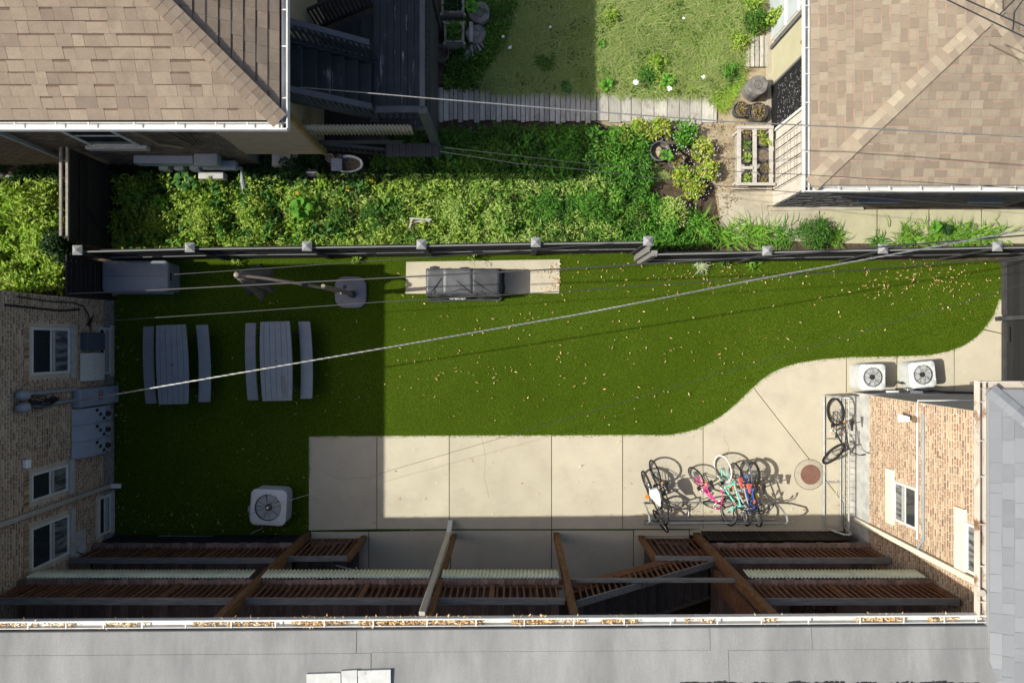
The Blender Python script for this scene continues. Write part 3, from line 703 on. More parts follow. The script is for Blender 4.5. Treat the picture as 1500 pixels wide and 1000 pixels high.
build(M().box(WX+.02,WX+.17,-.20,.20,.62,1.30), 'box', slate_box, sb, bevel=.01); build(M().box(WX+.171,WX+.178,-.17,.17,.66,1.26), 'cover', slate_box, sb)
iv = thing('phone_terminal', 'ivory plastic terminal box between slate box and blue cabinet', 'electrical box', (WX,-.58,.6))
build(M().add([(WX+.02,-.9,.6),(WX+.02,-.26,.6),(WX+.02,-.26,1.32),(WX+.02,-.9,1.32),(WX+.16,-.9,.62),(WX+.16,-.26,.62),(WX+.16,-.26,1.08),(WX+.16,-.9,1.08)],[(4,5,6,7),(0,1,5,4),(1,2,6,5),(2,3,7,6),(3,0,4,7)]), 'box', ivory_box, iv, bevel=.012)
for k in range(6): build(M().box(WX+.161,WX+.165,-.85+.1*k,-.82+.1*k,1.0,1.03), 'screw', grey_pvc, iv)
ms = thing('service_mast', 'pair of conduits with domed weatherheads and tangled wires on brick wall', 'service mast', (WX,-1.15,1.5))
for y in (-1.05,-1.30):
    cdt = M(); cdt.tube([(WX+.10,y,1.58),(WX+.10,y,3.15)],.045,10); pp = build(cdt, 'conduit', grey_pvc, ms)
    hd = M(); hd.lathe([(0,3.44),(.06,3.42),(.10,3.34),(.105,3.2),(.05,3.13)],(WX+.14,y),14); build(hd, 'weatherhead', grey_pvc, pp)
for k in range(9):
    y = -1.06-.03*k; q = M()
    pts = [(WX+.18,y,3.2)]+[(WX+.24+.05*math.sin(k+j*1.7),-1.15-.02*k+.06*math.sin(j*2.1+k),3.05-.17*j) for j in range(1,4)]+[(WX+.3,-1.22,2.55)]
    q.tube(pts,.012,5); build(q, 'service_wire', black_m, ms)
q = M(); q.tube([(WX+.28,-1.2,2.5),(WX+.3,-1.2,2.72)],.05,8); build(q, 'splice', black_m, ms)
tag(build(M().box(WX+.01,WX+.10,-2.53,-2.36,2.98,3.13), 'wall_light', white_p, bevel=.015), 'small white fixture on bare brick above the small window', 'light')
fl = thing('wall_light', 'white floodlight with brown bracket on sunlit brick wall', 'light', (EX,-1.58,2.5))
build(M().box(EX-.09,EX,-1.66,-1.54,2.64,2.74), 'bracket', mat('bracket brown', (.16,.11,.07), None, rough=.6), fl)
q = M(); q.lathe([(0,0),(.05,.01),(.06,.12),(.085,.26),(.075,.28),(0,.28)],(0,0),14)
q.v = [(EX-.14-p[2]*.35, -1.6+p[0], 2.64-p[2]*.85+p[1]*.3) for p in q.v]; build(q, 'lamp_head', white_p, fl)

# ------------------------------------------------------------------ wooden back porch of the apartment building
por = thing('back_porch', 'two storey reddish brown wooden porch with railings and a diagonal stair', 'porch', (0,-4.8,0))
Zl, Zu, RY = .9, 3.28, -4.79
def deck(x0, x1, z, y0=-4.68, y1=-6.6):
    x = x0
    while x < x1-.02:
        x2 = min(x+.148, x1); o = build(M().box(x,x2,y1,y0+RNG.uniform(-.012,.012),z-.04,z+RNG.uniform(-.003,.003)), 'deck_board', red_wood_x, por); x += .154
def joist(x0, x1, z): build(M().box(x0,x1,-4.80,-4.76,z-.24,z-.043), 'rim_joist', red_wood, por)
deck(-9.7,.93,Zu); joist(-9.7,1.0,Zu)
deck(1.12,1.28,Zu); deck(4.62,8.3,Zu); joist(4.6,8.25,Zu)
deck(-9.7,-5.1,Zl,-4.665); joist(-9.7,-5.1,Zl)
deck(4.6,8.3,Zl,-4.665); joist(4.6,8.25,Zl)
for x in (-7.4,-2.6,.3,6.6): build(M().box(x,x+.1,-6.6,-4.82,Zu-.22,Zu-.043), 'joist', red_wood, por)
def railing(p0, p1, h, top_w=.13, step=.125, y=RY, posts=(), tp=grey_rail):
    """p0,p1 = deck level ends"""
    p0 = Vector(p0); p1 = Vector(p1); d = p1-p0; L = d.length; n = int(L/step); up = Vector((0,0,1))
    rl = build(M().beam(p0+up*h, p1+up*h, top_w, .04), 'top_rail', tp, por, bevel=.006)
    build(M().beam(p0+up*(h-.075)+Vector((0,-.02,0)), p1+up*(h-.075)+Vector((0,-.02,0)), .035, .085), 'upper_rail', red_wood, por)
    build(M().beam(p0+up*.08+Vector((0,-.02,0)), p1+up*.08+Vector((0,-.02,0)), .035, .085), 'bottom_rail', red_wood, por)
    me = M().box(-.018,.018,-.018,.018,0,h-.06).mesh('baluster'); me.materials.append(red_wood); base = wloc(por)
    for i in range(1, n):
        o = bpy.data.objects.new('baluster', me); COL.objects.link(o); o.parent = por
        q = p0+d*(i/n)+Vector((0,.018,.02)); o.location = q-base; o.rotation_euler = (RNG.uniform(-.012,.012), RNG.uniform(-.012,.012), RNG.uniform(-.2,.2))
    for s in posts:
        q = p0+d*(s/L); build(M().box(q.x-.045,q.x+.045,q.y-.045,q.y+.045,q.z-.03,q.z+h-.02), 'rail_post', red_wood, por)
railing((-9.72,RY,Zu),(-5.08,RY,Zu),.82,posts=(1.4,3.2))
railing((-4.93,RY,Zu),(.98,RY,Zu),.82,posts=(2.1,4.55))
railing((4.62,RY,Zu),(8.25,RY,Zu),.84,posts=(1.6,3.6))
railing((-9.66,RY,Zl),(-5.1,RY,Zl),.86,posts=(1.5,2.9))
railing((4.58,RY,Zl),(8.3,RY,Zl),.86,posts=(1.5,3.6))
# tall posts
for x, b in ((-5.0,.14),(1.08,.13),(4.5,.15)): build(M().box(x-b/2,x+b/2,-4.80-b/2+.02,-4.66,0,5.12), 'post', post_wood, por, bevel=.008)
build(M().box(-1.52+.06,-1.52+.16,-4.80,-4.69,0,5.12), 'post', post_wood, por, bevel=.008)
build(M().box(4.33,4.43,-5.25,-4.9,Zu-1.2,5.1), 'brace', red_wood, por)
# shallow end rails facing in at the tall right post
for k in range(5): build(M().box(4.44,4.48,-5.0-.13*k,-4.96-.13*k,Zu,Zu+.8), 'baluster', red_wood, por)
# grey beam across the stair opening
build(M().box(1.15,4.45,-4.75,-4.70,3.10,3.24), 'beam', grey_rail, por)
# stair from lower right deck to upper deck
n = 14; X0, X1 = 4.5, 1.18
for i in range(n):
    x = X0+(X1-X0)*i/n; z = Zl+(Zu-Zl)*(i+1)/n - .02
    build(M().box(x-(X0-X1)/n-.02,x,-5.85,-4.86,z-.04,z), 'stair_tread', tread_m, por)
for y in (-4.83,-5.88): build(M().beam((X0,y,Zl+.02),(X1,y,Zu+.02),.045,.26), 'stringer', red_wood if y > -5 else tread_m, por)
railing((X0,-4.83,Zl+.14),(X1,-4.83,Zu+.14),.72,step=.15)
# short entry stairs at the two lower decks
for sx, xa, xb in ((1,-5.06,-3.62),(-1,4.55,3.15)):
    k = 5
    for i in range(k):
        z = Zl-(Zl)*(i+1)/(k+1); x = xa+sx*(.26*i)
        a, b = sorted((x, x+sx*.30)); build(M().box(a,b,-5.9,-4.86,z-.045,z), 'stair_tread', tread_m, por)
    rl = build(M().beam((xa,RY+.02,Zl+.82),(xb,RY+.02,Zl+.82-.05),.12,.04), 'top_rail', grey_rail, por, bevel=.005)
    m_ = int(abs(xb-xa)/.13)
    for i in range(1, m_): x = xa+(xb-xa)*i/m_; build(M().box(x-.018,x+.018,RY,RY+.036,.22,Zl+.79), 'baluster', red_wood, por)
    build(M().box(min(xa,xb)+.02,max(xa,xb)-.02,RY-.02,RY+.02,.16,.26), 'bottom_rail', red_wood, por)
    build(M().box(xb-.06,xb+.06,RY-.06,RY+.06,0,Zl+.78), 'post', post_wood, por, bevel=.008)
q = M(); q.tube([(-3.9,-4.95,1.6),(-3.45,-5.12,1.45),(-3.45,-5.0,1.6)],.016,6); build(q, 'grab_bar', galv, por)
# corrugated strips hung from the edge of the upper deck
def corrugated(x0, x1, y, z0, z1, mt, parent, amp=.014, per=.075, name='corrugated_panel', dy=0):
    n = int((x1-x0)/per*6); m = M(); vs = []
    for i in range(n+1):
        x = x0+(x1-x0)*i/n; o = amp*math.sin(2*math.pi*(x-x0)/per); vs += [(x,y+o,z1),(x,y+o+dy,z0)]
    m.add(vs, [(2*i,2*i+1,2*i+3,2*i+2) for i in range(n)])
    o = build(m, name, mt, parent); s = o.modifiers.new('thickness','SOLIDIFY'); s.thickness = .004; return o
for a, b in ((-9.6,-5.2),(-4.95,-1.63),(-1.4,.93),(4.68,8.2)): corrugated(a, b, -4.655, 2.86, 3.24, corr_m, por, dy=.03)
# dark skirts under the lower decks
for i in range(28):
    x = 4.62+i*.125; build(M().box(x,x+.105,-4.655,-4.63,.0,.72), 'skirt_board', gate_wood, por)
for i in range(36):
    x = -9.7+i*.127; build(M().box(x,x+.11,-4.75,-4.73,.0,.62), 'skirt_board', fence_m, por)
# window box on the upper right deck
wb = thing('planter_box', 'long dark red planter box with dry stems on upper right porch deck', 'planter', (6.0,-5.2,Zu))
build(M().box(5.45,6.25,-5.30,-5.06,Zu+.01,Zu+.30), 'trough', mat('maroon paint', (.075,.022,.018), None, rough=.6), wb, bevel=.01)
n = 60; ps = np.stack([RNG.uniform(5.5,6.2,n),RNG.uniform(-5.28,-5.08,n),np.full(n,Zu+.3)],1)
leaves('foliage', ps, rand_dirs(n,.8), rand_dirs(n,1), RNG.uniform(.05,.12,n), RNG.uniform(.01,.03,n), dryplant_m, wb)
# green mat and scraps at the foot of the left porch
tr = thing('garden_tray', 'faded green plastic grid tray lying beside the left porch skirt', 'tray', (-8.1,-4.72,.05))
a = [P(212,793,.15),P(296,793,.15),P(312,785,.12),P(234,784,.12)]
build(M().add([(p.x,p.y,p.z) for p in a]+[(p.x,p.y,p.z-.04) for p in a],[(0,1,2,3),(0,4,5,1),(1,5,6,2),(2,6,7,3),(3,7,4,0)]), 'tray', mat('faded green plastic', (.12,.17,.13), (.09,.13,.10), 4, .7), tr)
for k in range(6):
    t = k/6+.08; p = a[0].lerp(a[1],t); q_ = a[3].lerp(a[2],t); build(M().beam(p+Vector((0,0,.006)),q_+Vector((0,0,.006)),.02,.012), 'tray_rib', bpy.data.materials['faded green plastic'], tr)
# ------------------------------------------------------------------ neighbour's house, top left
hs = thing('shingled_house', 'house with large brown shingle hip roof and white gutter above shaded garden', 'house', (-4.3,4.3,0))
HY, HX = 4.3, -4.3
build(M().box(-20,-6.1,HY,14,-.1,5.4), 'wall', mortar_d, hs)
hb = []
z = .1; r = 0
while z < 4.6:
    x = -12.8-(.1 if r % 2 else 0)
    while x < -6.1:
        l = .205*RNG.uniform(.96,1.04); xa, xb = x, min(x+l-.016,-6.1); x += l
        if xb-xa < .04 or (xa > -9.25 and xb < -8.1 and 1.6 < z < 3.3): continue
        hb.append(frame_mat(((xa+xb)/2,HY+.004,z+.032),(1,0,0),(0,0,1),(0,-1,0),xb-xa,.062*RNG.uniform(.9,1.05),.004+RNG.uniform(.007,.014)))
    z += .086; r += 1
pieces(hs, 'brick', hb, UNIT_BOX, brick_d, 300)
wn = M(); wn.box(-9.22,-8.12,HY-.03,HY+.05,1.76,1.83); wn.box(-9.22,-8.12,HY-.03,HY+.05,3.1,3.2); wn.box(-9.22,-9.15,HY-.03,HY+.05,1.83,3.1); wn.box(-8.19,-8.12,HY-.03,HY+.05,1.83,3.1); wn.box(-9.15,-8.19,HY-.02,HY+.05,2.42,2.48)
wn = build(wn, 'window', frame_m, hs); build(M().box(-9.14,-8.2,HY-.012,HY-.004,1.84,2.41), 'pane', glass, wn); build(M().box(-9.14,-8.2,HY-.012,HY-.004,2.49,3.09), 'pane', glass, wn)
build(M().box(-9.35,-8.0,HY-.09,HY+.02,1.58,1.755), 'sill', stone_m, wn, bevel=.008)
# tan sided bump beside the porch
build(M().box(-6.1,HX,HY+.02,7.5,1.06,5.4), 'wall', tan_siding, hs)
for i in range(26): build(M().add([(-6.12,HY+.02,1.06+i*.15),(HX+.01,HY+.02,1.06+i*.15),(HX+.01,HY-.012,1.06+i*.15),(-6.12,HY-.012,1.06+i*.15),(-6.12,HY+.019,1.205+i*.15),(HX+.01,HY+.019,1.205+i*.15)],[(3,2,1,0),(3,2,5,4),(0,4,3),(1,2,5)]), 'siding_board', tan_siding, hs)
build(M().box(HX-.02,HX+.05,HY-.03,HY+.1,1.0,5.4), 'corner_board', mat('ochre trim', (.28,.20,.08), (.22,.15,.06), 3), hs)
build(M().box(-5.75,-5.15,HY-.1,HY+.3,0,.35), 'footing', render_grey, hs)
EXH, EYH, EZH, SLH = -3.82, 3.63, 5.5, .5
d = 5.0
h = M()
h.add([(EXH,EYH,EZH),(EXH-d,EYH+d,EZH+SLH*d),(EXH-18,EYH+d,EZH+SLH*d),(EXH-18,EYH,EZH),(EXH,EYH+2*d,EZH),(EXH-18,EYH+2*d,EZH),
       (EXH,EYH,EZH-.14),(EXH-18,EYH,EZH-.14),(EXH,EYH+2*d,EZH-.14),(EXH-18,EYH+2*d,EZH-.14)],
      [(0,1,2,3),(0,4,1),(4,5,2,1),(6,7,9,8),(0,3,7,6),(4,0,6,8)])
build(h, 'roof', under_m, hs)
ex_ = .185
tabs = slope_tabs((EXH,EYH,EZH),(-1,0,0),(0,1,SLH),(0,-SLH,1),13,2.6,ex_,(.16,.36),.016,left=lambda v: v*.894,right=lambda v: 6.4, cover=(.72,.92))
tabs += slope_tabs((EXH,EYH,EZH),(0,1,0),(-1,0,SLH),(SLH,0,1),13,2.6,ex_,(.16,.36),.014,left=lambda v: v*.894,right=lambda v: 3.2, cover=(.72,.92))
pieces(hs, 'shingle', tabs, UNIT_TAB, shingle_m, 300)
hip_caps(hs, (EXH+.02,EYH-.02,EZH+.02),(EXH-3.0,EYH+3.0,EZH+SLH*3.0+.02), .30, .145, shingle_m, .022)
gutter(hs, (EXH+.12,EYH-.02,EZH-.03), (-11,EYH-.02,EZH-.03), (0,-1,0), .125, white_m, [EXH+.12-(px-750)*.0112 for px in (397,361,315,257,195,128,80,20)])
gutter(hs, (EXH+.02,EYH-.13,EZH-.03), (EXH+.02,11,EZH-.03), (1,0,0), .11, white_m, [.5,1.35,1.95])
dsn = build(M().box(-10.44,-10.34,HY-.11,HY-.03,.45,5.4), 'downspout', grey_pvc, hs, bevel=.012)
build(M().box(-10.43,-10.35,HY-.5,HY-.1,4.75,4.83), 'downspout_elbow', white_m, dsn, bevel=.01)
hp = M(); hp.tube([(-7.75,HY-.06,4.8),(-7.6,HY-.06,2.0),(-7.2,HY-.06,1.75)],.03,8); build(hp, 'pipe', mat('ochre pipe', (.25,.22,.12), None), hs)
for k in range(3):
    hp = M(); hp.tube([(-7.3+.3*k,HY-.03,4.5),(-7.0+.22*k,HY-.04,2.8),(-6.9+.05*k,HY-.05,1.9)],.011,5); build(hp, 'wall_cable', black_m, hs)
mb2 = thing('meter_cabinet', 'long shallow grey meter cabinet with three boxes on shaded house wall', 'electric meters', (-7.9,HY,.5))
build(M().box(-8.72,-7.35,HY-.20,HY-.02,.70,.98), 'cabinet', meter_blue, mb2, bevel=.01)
for x in (-8.22,-7.86,-7.5): build(M().box(x-.11,x+.11,HY-.26,HY-.06,.35,.62), 'meter', ac_side, mb2, bevel=.015)
mb3 = thing('junction_box', 'pale sloped hood box with pipe on shaded house wall below gutter', 'electrical box', (-6.9,HY,.6))
build(M().obox((-6.98,HY-.15,1.05),(.28,0,0),(0,.14,0),(0,0,.10)), 'hood', grey_pvc, mb3, bevel=.03); build(M().box(-6.8,-6.45,HY-.28,HY-.08,.6,.78), 'box', meter_blue, mb3, bevel=.015)
q = M(); q.tube([(-7.3,HY-.2,.55),(-6.4,HY-.2,.55),(-6.4,HY-.5,.5),(-6.42,HY-.9,.2)],.05,8); build(q, 'pipe', grey_pvc, mb3)
tag(build(M().box(-7.45,-6.85,3.86,4.02,.25,.5), 'concrete_block', render_grey, bevel=.015), 'pale concrete block on the ground under the shaded wall pipes', 'block')
# brown garden gate fence between house and black fence
gt = thing('garden_gate', 'weathered brown board gate with double pale top rail in left garden', 'gate', (-9.75,3.2,0))
for i in range(-1,10):
    z0 = .08+i*.17; build(M().box(-9.72,-9.695,2.20,4.2,z0,z0+.163), 'board', gate_wood, gt)
for x in (-9.84,-9.70): build(M().box(x-.028,x+.028,2.3,4.24,1.78,1.83), 'top_rail', old_wood_x, gt, bevel=.004)
for y in (2.3,3.25,4.2): build(M().box(-9.80,-9.725,y-.04,y+.04,0,1.775), 'post', gate_wood, gt)
for z0 in (.35,1.35): build(M().box(-9.69,-9.65,2.3,4.2,z0,z0+.09), 'rail', gate_wood, gt)
build(M().beam((-9.67,2.35,.4),(-9.67,3.2,1.35),.03,.09,up=(1,0,0)), 'brace', gate_wood, gt)

# ---- dark grey back stairs of that house
st = thing('back_stairs', 'dark grey wooden back stairs and landing with peeling paint beside house', 'stairs', (-2.4,5.5,0))
LZ = 2.5
for i in range(8):
    x = -2.88+i*.142; build(M().box(x,x+.134,4.50,7.6,LZ-.04,LZ+RNG.uniform(-.003,.003)), 'deck_board', dark_deck, st)
for i in range(7):
    x1 = -2.90-i*.235; z = LZ+.17*(i+1); build(M().box(x1-.26,x1,4.72,5.72,z-.04,z), 'stair_tread', dark_deck, st); build(M().box(x1-.015,x1-.002,4.72,5.72,z-.16,z-.042), 'riser', dark_plain, st)
for i in range(7):
    x1 = -2.90-i*.235; z = LZ-.17*(i+1); build(M().box(x1-.26,x1,5.95,6.9,z-.04,z), 'stair_tread', dark_plain, st)
def srail(p0, p1, h, wd=.13, step=.12, two=True):
    p0 = Vector(p0); p1 = Vector(p1); up = Vector((0,0,1)); n = max(2,int((p1-p0).length/step))
    build(M().beam(p0+up*h,p1+up*h,wd,.045), 'handrail', dark_rail, st, bevel=.006)
    build(M().beam(p0+up*.09,p1+up*.09,.04,.08), 'bottom_rail', dark_plain, st)
    for i in range(n+1):
        q = p0+(p1-p0)*i/n; build(M().box(q.x-.019,q.x+.019,q.y-.019,q.y+.019,q.z+.05,q.z+h-.022), 'baluster', dark_plain, st)
srail((-2.72,4.62,LZ-.02),(-1.78,4.62,LZ-.02),.62)
srail((-1.745,4.56,LZ),(-1.745,7.6,LZ),.92,.10)
srail((-2.75,4.60,LZ+.12),(-4.35,4.60,LZ+1.28),.70,.11)
srail((-2.78,5.80,LZ+.02),(-4.3,5.80,LZ+1.1),.92,.11)
build(M().beam((-2.80,5.83,LZ+.55),(-4.3,5.83,LZ+1.65),.05,.09), 'handrail', dark_rail, st)
build(M().beam((-2.9,4.68,LZ),(-4.4,4.68,LZ+1.08),.05,.25), 'stringer', dark_plain, st); build(M().beam((-2.9,5.76,LZ),(-4.4,5.76,LZ+1.08),.05,.25), 'stringer', dark_plain, st)
srail((-2.9,6.95,LZ),(-4.4,6.95,LZ-1.1),.9,.06)
build(M().box(-2.92,-1.70,4.46,4.50,LZ-.26,LZ-.042), 'rim_joist', dark_plain, st); build(M().box(-1.745,-1.70,4.5,7.6,LZ-.26,LZ-.042), 'rim_joist', dark_plain, st)
build(M().box(-1.83,-1.66,4.44,4.58,0,LZ+.9), 'post', dark_rail, st, bevel=.008); build(M().box(-2.95,-2.82,4.56,4.66,0,LZ), 'post', dark_plain, st); build(M().box(-1.80,-1.68,7.4,7.52,0,LZ+.9), 'post', dark_plain, st)
build(M().box(-1.79,-1.74,4.65,7.5,.6,LZ-.3), 'lower_panel', dark_plain, st)
for i in range(8):
    x = -2.86+i*.15; build(M().box(x,x+.14,4.2,4.5,1.15,1.18), 'deck_board', dark_plain, st)
build(M().box(-4.4,-2.4,4.36,4.41,1.6,1.72), 'rail', dark_plain, st); 
srail((-4.25,4.46,.75),(-2.95,4.46,.3),.55,.06)
corrugated(-4.62,-2.06,4.40,LZ-.14,LZ+.30, corr_tan, st, amp=.018, per=.075, dy=-.06)
build(M().box(-6.0,-2.9,4.6,7.0,.0,.9), 'under_stair_screen', gate_wood, st)

# ------------------------------------------------------------------ neighbour's garage, top right
ga = thing('garage', 'small garage with tan shingle hip roof and pale sunlit end wall', 'garage', (6.33,3.3,0))
GX, GY = 6.33, 3.30
build(M().box(GX,12.0,GY,12,0,2.62), 'wall', garage_wall, ga)
build(M().box(GX+.01,11.99,GY-.012,GY-.001,0,2.62), 'south_face', block_dark, ga)
sc = []
z = .02
while z < 2.4:
    x = GX+.02-RNG.uniform(0,.3)
    while x < 11.9:
        l = RNG.uniform(.25,.42); a, b_ = max(x,GX+.02), min(x+l-.015,11.98); x += l
        if b_-a > .05: sc.append(frame_mat(((a+b_)/2,GY-.012,z+.045),(1,0,0),(0,0,1),(0,-1,0),b_-a,.085,RNG.uniform(.006,.022)))
    z += .1
pieces(ga, 'stone', sc, UNIT_BOX, block_dark, 120)
# pale yellow siding, black opening screen and white washed part on the west end
build(M().box(GX-.02,GX-.002,6.22,7.05,.12,2.6), 'siding_panel', yellow_wall, ga)
build(M().box(GX-.07,GX-.002,7.08,7.16,0,2.6), 'lintel', block_dark, ga); build(M().box(GX-.05,GX-.002,7.2,7.27,.3,2.6), 'door_trim', shelf_w, ga)
build(M().box(GX-.035,GX-.002,7.30,9,.0,2.6), 'grey_door', mat('pale grey door', (.42,.45,.46), (.36,.385,.39), 3, .6), ga)
for zi, z in enumerate((1.0,1.7,2.3)): build(M().box(GX-.06,GX-.036,7.25,9,z,z+.06), 'door_rail', white_p, ga)
build(M().box(GX-.03,GX-.002,5.06,6.20,.02,2.5), 'screen', mesh_black, ga)
n = 260; ps = np.stack([np.full(n,GX-.034),RNG.uniform(5.1,6.05,n),RNG.uniform(.5,2.45,n)],1)
leaves('screen_pattern', ps, rand_dirs(n,.5)*np.array([.05,1,1]), np.tile([[-1,0,0.]],(n,1)), RNG.uniform(.02,.07,n), RNG.uniform(.015,.03,n), mat('grey leaf print', (.30,.30,.30), (.2,.2,.2), 9), ga, kind='stuff', fold=0, droop=0)
build(M().box(GX-.05,GX-.03,5.03,5.09,0,2.5), 'screen_frame', frame_m, ga); build(M().box(GX-.05,GX-.031,6.16,6.21,0,2.5), 'screen_frame', block_dark, ga)
build(M().box(GX-.12,GX,3.3,8,0,.12), 'plinth', concrete_old, ga)
gl = thing('wall_lamp', 'small rust brown lantern lamp on pale yellow garage wall', 'light', (GX,6.40,2.2))
q = M(); q.cyl((GX-.10,6.40),.06,2.08,2.24,12); build(q, 'lamp_shade', mat('terracotta enamel', (.32,.12,.06), None, rough=.6), gl); build(M().box(GX-.06,GX,6.37,6.43,2.2,2.3), 'bracket', metal_dk, gl)
# trellis fixed to the white washed part
tl = thing('trellis', 'wire trellis grid fixed on whitewashed garage wall behind potted shelf', 'trellis', (GX-.1,4.2,.3))
for k in range(5): q = M(); z = .55+k*.36; q.tube([(GX-.10,3.62,z),(GX-.10,4.75,z)],.008,5); build(q, 'wire', steel if False else old_wood_x, tl)
for k in range(6): y = 3.62+k*.225; build(M().beam((GX-.09,y,.3),(GX-.09,y,2.1),.022,.012), 'bar', gate_wood, tl)
# roof
GEX, GEY, GEZ, GS = 6.12, 3.20, 2.72, .26; d = 3.16
h = M(); h.add([(GEX,GEY,GEZ),(GEX+d,GEY+d,GEZ+GS*d),(GEX+d,14,GEZ+GS*d),(GEX,14,GEZ),(GEX+2*d,GEY,GEZ),(GEX+2*d,14,GEZ),
  (GEX,GEY,GEZ-.12),(GEX,14,GEZ-.12),(GEX+2*d,GEY,GEZ-.12),(GEX+2*d,14,GEZ-.12)],[(0,1,2,3),(0,4,1),(4,5,2,1),(6,7,9,8),(0,3,7,6),(4,0,6,8)])
build(h, 'roof', mat('pinkish shingle underlayer', C(158,134,116), C(144,122,106), 7, .95, .5, 200), ga)
kq = 1/math.sqrt(1+GS*GS)
tabs = slope_tabs((GEX,GEY,GEZ),(0,1,0),(1,0,GS),(-GS,0,1),9,3.25,.165,(.10,.28),.010,left=lambda v: v*kq,right=lambda v: 4.0, cover=(.70,.9), shade=.6)
tabs += slope_tabs((GEX,GEY,GEZ),(1,0,0),(0,1,GS),(0,-GS,1),9,3.25,.165,(.10,.28),.012,left=lambda v: v*kq,right=lambda v: min(2*d-v*kq,4.6), cover=(.70,.9), shade=.6)
tabs += slope_tabs((GEX+2*d,GEY,GEZ),(0,1,0),(-1,0,GS),(GS,0,1),9,3.25,.165,(.10,.28),.012,left=lambda v: v*kq,right=lambda v: 4.2, cover=(.70,.9), shade=.6)
pieces(ga, 'shingle', tabs, UNIT_TAB, shingle_m2, 300)
cap_tan = mat('tan ridge shingle', None, cols=[tuple(x*.74 for x in c) for c in SH2], c2=(.22,.185,.15), scale=4, rough=.95, bump=.5, bscale=260, speck=((.17,.14,.11), 110, .6), lo=.5, hi=.8)
hip_caps(ga, (GEX,GEY,GEZ+.01),(GEX+d,GEY+d,GEZ+GS*d+.01), .33, .15, cap_tan, .024)
hip_caps(ga, (GEX+2*d,GEY,GEZ+.01),(GEX+d,GEY+d,GEZ+GS*d+.01), .33, .15, cap_tan, .024)
hip_caps(ga, (GEX+d,14,GEZ+GS*d+.012),(GEX+d,GEY+d,GEZ+GS*d+.012), .33, .15, cap_tan, .024)
gutter(ga, (GEX-.12,GEY-.01,GEZ-.02),(13,GEY-.01,GEZ-.02),(0,-1,0),.115,white_m,[(px-750)*.01398-GEX+.12 for px in (1195,1229,1270,1303,1349,1395,1436,1488)])
gutter(ga, (GEX-.01,GEY-.12,GEZ-.02),(GEX-.01,13,GEZ-.02),(-1,0,0),.12,white_m,[(500-py)*.01398-GEY+.12 for py in (263,222,184,150,108,70,40,8)])
# stone ledge, blue awning trims on south wall
for a, b_ in ((1255,1318),(1418,1468)):
    p = P(a,292,1.0); q_ = P(b_,292,1.0); build(M().box(p.x,q_.x,GY-.12,GY-.01,.95,1.05), 'sill', slate_box, ga, bevel=.01)

# ------------------------------------------------------------------ black fences
def fence_panel(parent, xa, ya, xb, yb, top=1.80, n=10):
    d = Vector((xb-xa,yb-ya,0)); nrm = Vector((d.y,-d.x,0)).normalized()
    for i in range(n):
        z0 = top-.172*(i+1)+.02; off = (-.028 if i % 2 else .028)
        a = Vector((xa,ya,z0+.076))+nrm*off; b = Vector((xb,yb,z0+.076))+nrm*(off+RNG.uniform(-.006,.006))
        build(M().beam(a,b,.032 if i in (0,3,6) else .022,.156+RNG.uniform(-.004,.004)), 'slat', fence_lit if i in (0,3,6) else fence_m, parent)
def post(parent, x, y, top=1.84, w_=.125, cap=True, mt=None):
    o = build(M().box(x-w_/2,x+w_/2,y-w_/2,y+w_/2,-.05,top), 'post', mt or fence_post_m, parent, bevel=.004)
    if cap:
        c = .105; q = M(); q.box(x-c,x+c,y-c,y+c,top+.001,top+.03); q.add([(x-c,y-c,top+.031),(x+c,y-c,top+.031),(x+c,y+c,top+.031),(x-c,y+c,top+.031),(x,y,top+.10)],[(0,1,4),(1,2,4),(2,3,4),(3,0,4)])
        build(q, 'post_cap', cap_m, o)
fn = thing('garden_fence', 'long black slatted fence with grey pyramid post caps between lawn and garden', 'fence', (0,2.08,0))
PL = [(P(px,py,1.9).x,P(px,py,1.9).y) for px,py in ((112,366),(277,362),(449,360),(617,357.5),(785,354.5),(950,352.5))]
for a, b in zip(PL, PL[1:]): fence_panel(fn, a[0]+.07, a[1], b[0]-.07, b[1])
for a in PL: post(fn, *a)
f2 = thing('garden_fence', 'shorter black slatted fence set forward right of the grey stepped return', 'fence', (7,2.0,0))
PR = [(3.12,1.925)]+[(P(px,py,1.9).x,P(px,py,1.9).y) for px,py in ((1125,367),(1295,364),(1463,360.5))]+[(12.9,2.1)]
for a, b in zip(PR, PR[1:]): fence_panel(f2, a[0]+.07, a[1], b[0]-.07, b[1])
post(f2, *PR[0], top=1.78, cap=False, mt=grey_rail)
for a in PR[1:]: post(f2, *a)
for i in range(3): build(M().box(2.98+.03*i,3.02+.03*i,1.98+.06*i-.02,2.02+.06*i+.05,0,1.74-.02*i), 'return_board', grey_rail, f2)
f3 = thing('side_fence', 'short black board fence behind the grey storage box by brick corner', 'fence', (-9.72,1.5,0))
for i in range(10): build(M().box(-9.75,-9.72,1.0,1.9,1.80-.172*(i+1)+.02,1.80-.172*(i+1)+.17), 'slat', fence_m, f3)
for y in (1.05,1.85): build(M().box(-9.715,-9.66,y-.04,y+.04,0,1.74), 'post', fence_m, f3)
f4 = thing('side_gate', 'black fence and gate closing the right end of the lawn', 'gate', (12.0,.6,0))
def vslats(x, y0, y1, n=9, top=1.72):
    for i in range(n):
        z0 = top-(i+1)*.19+.02; build(M().box(x+.02,x+.045,y0,y1,z0,z0+.178), 'board', fence_m, f4)
vslats(11.95, .62, 2.0); vslats(11.95, -1.3, .50)
for y0, y1 in ((.62,2.0),(-1.3,.50)):
    for z0 in (.10,1.1): build(M().box(11.90,11.968,y0+.02,y1-.02,z0,z0+.10), 'rail', fence_post_m, f4)
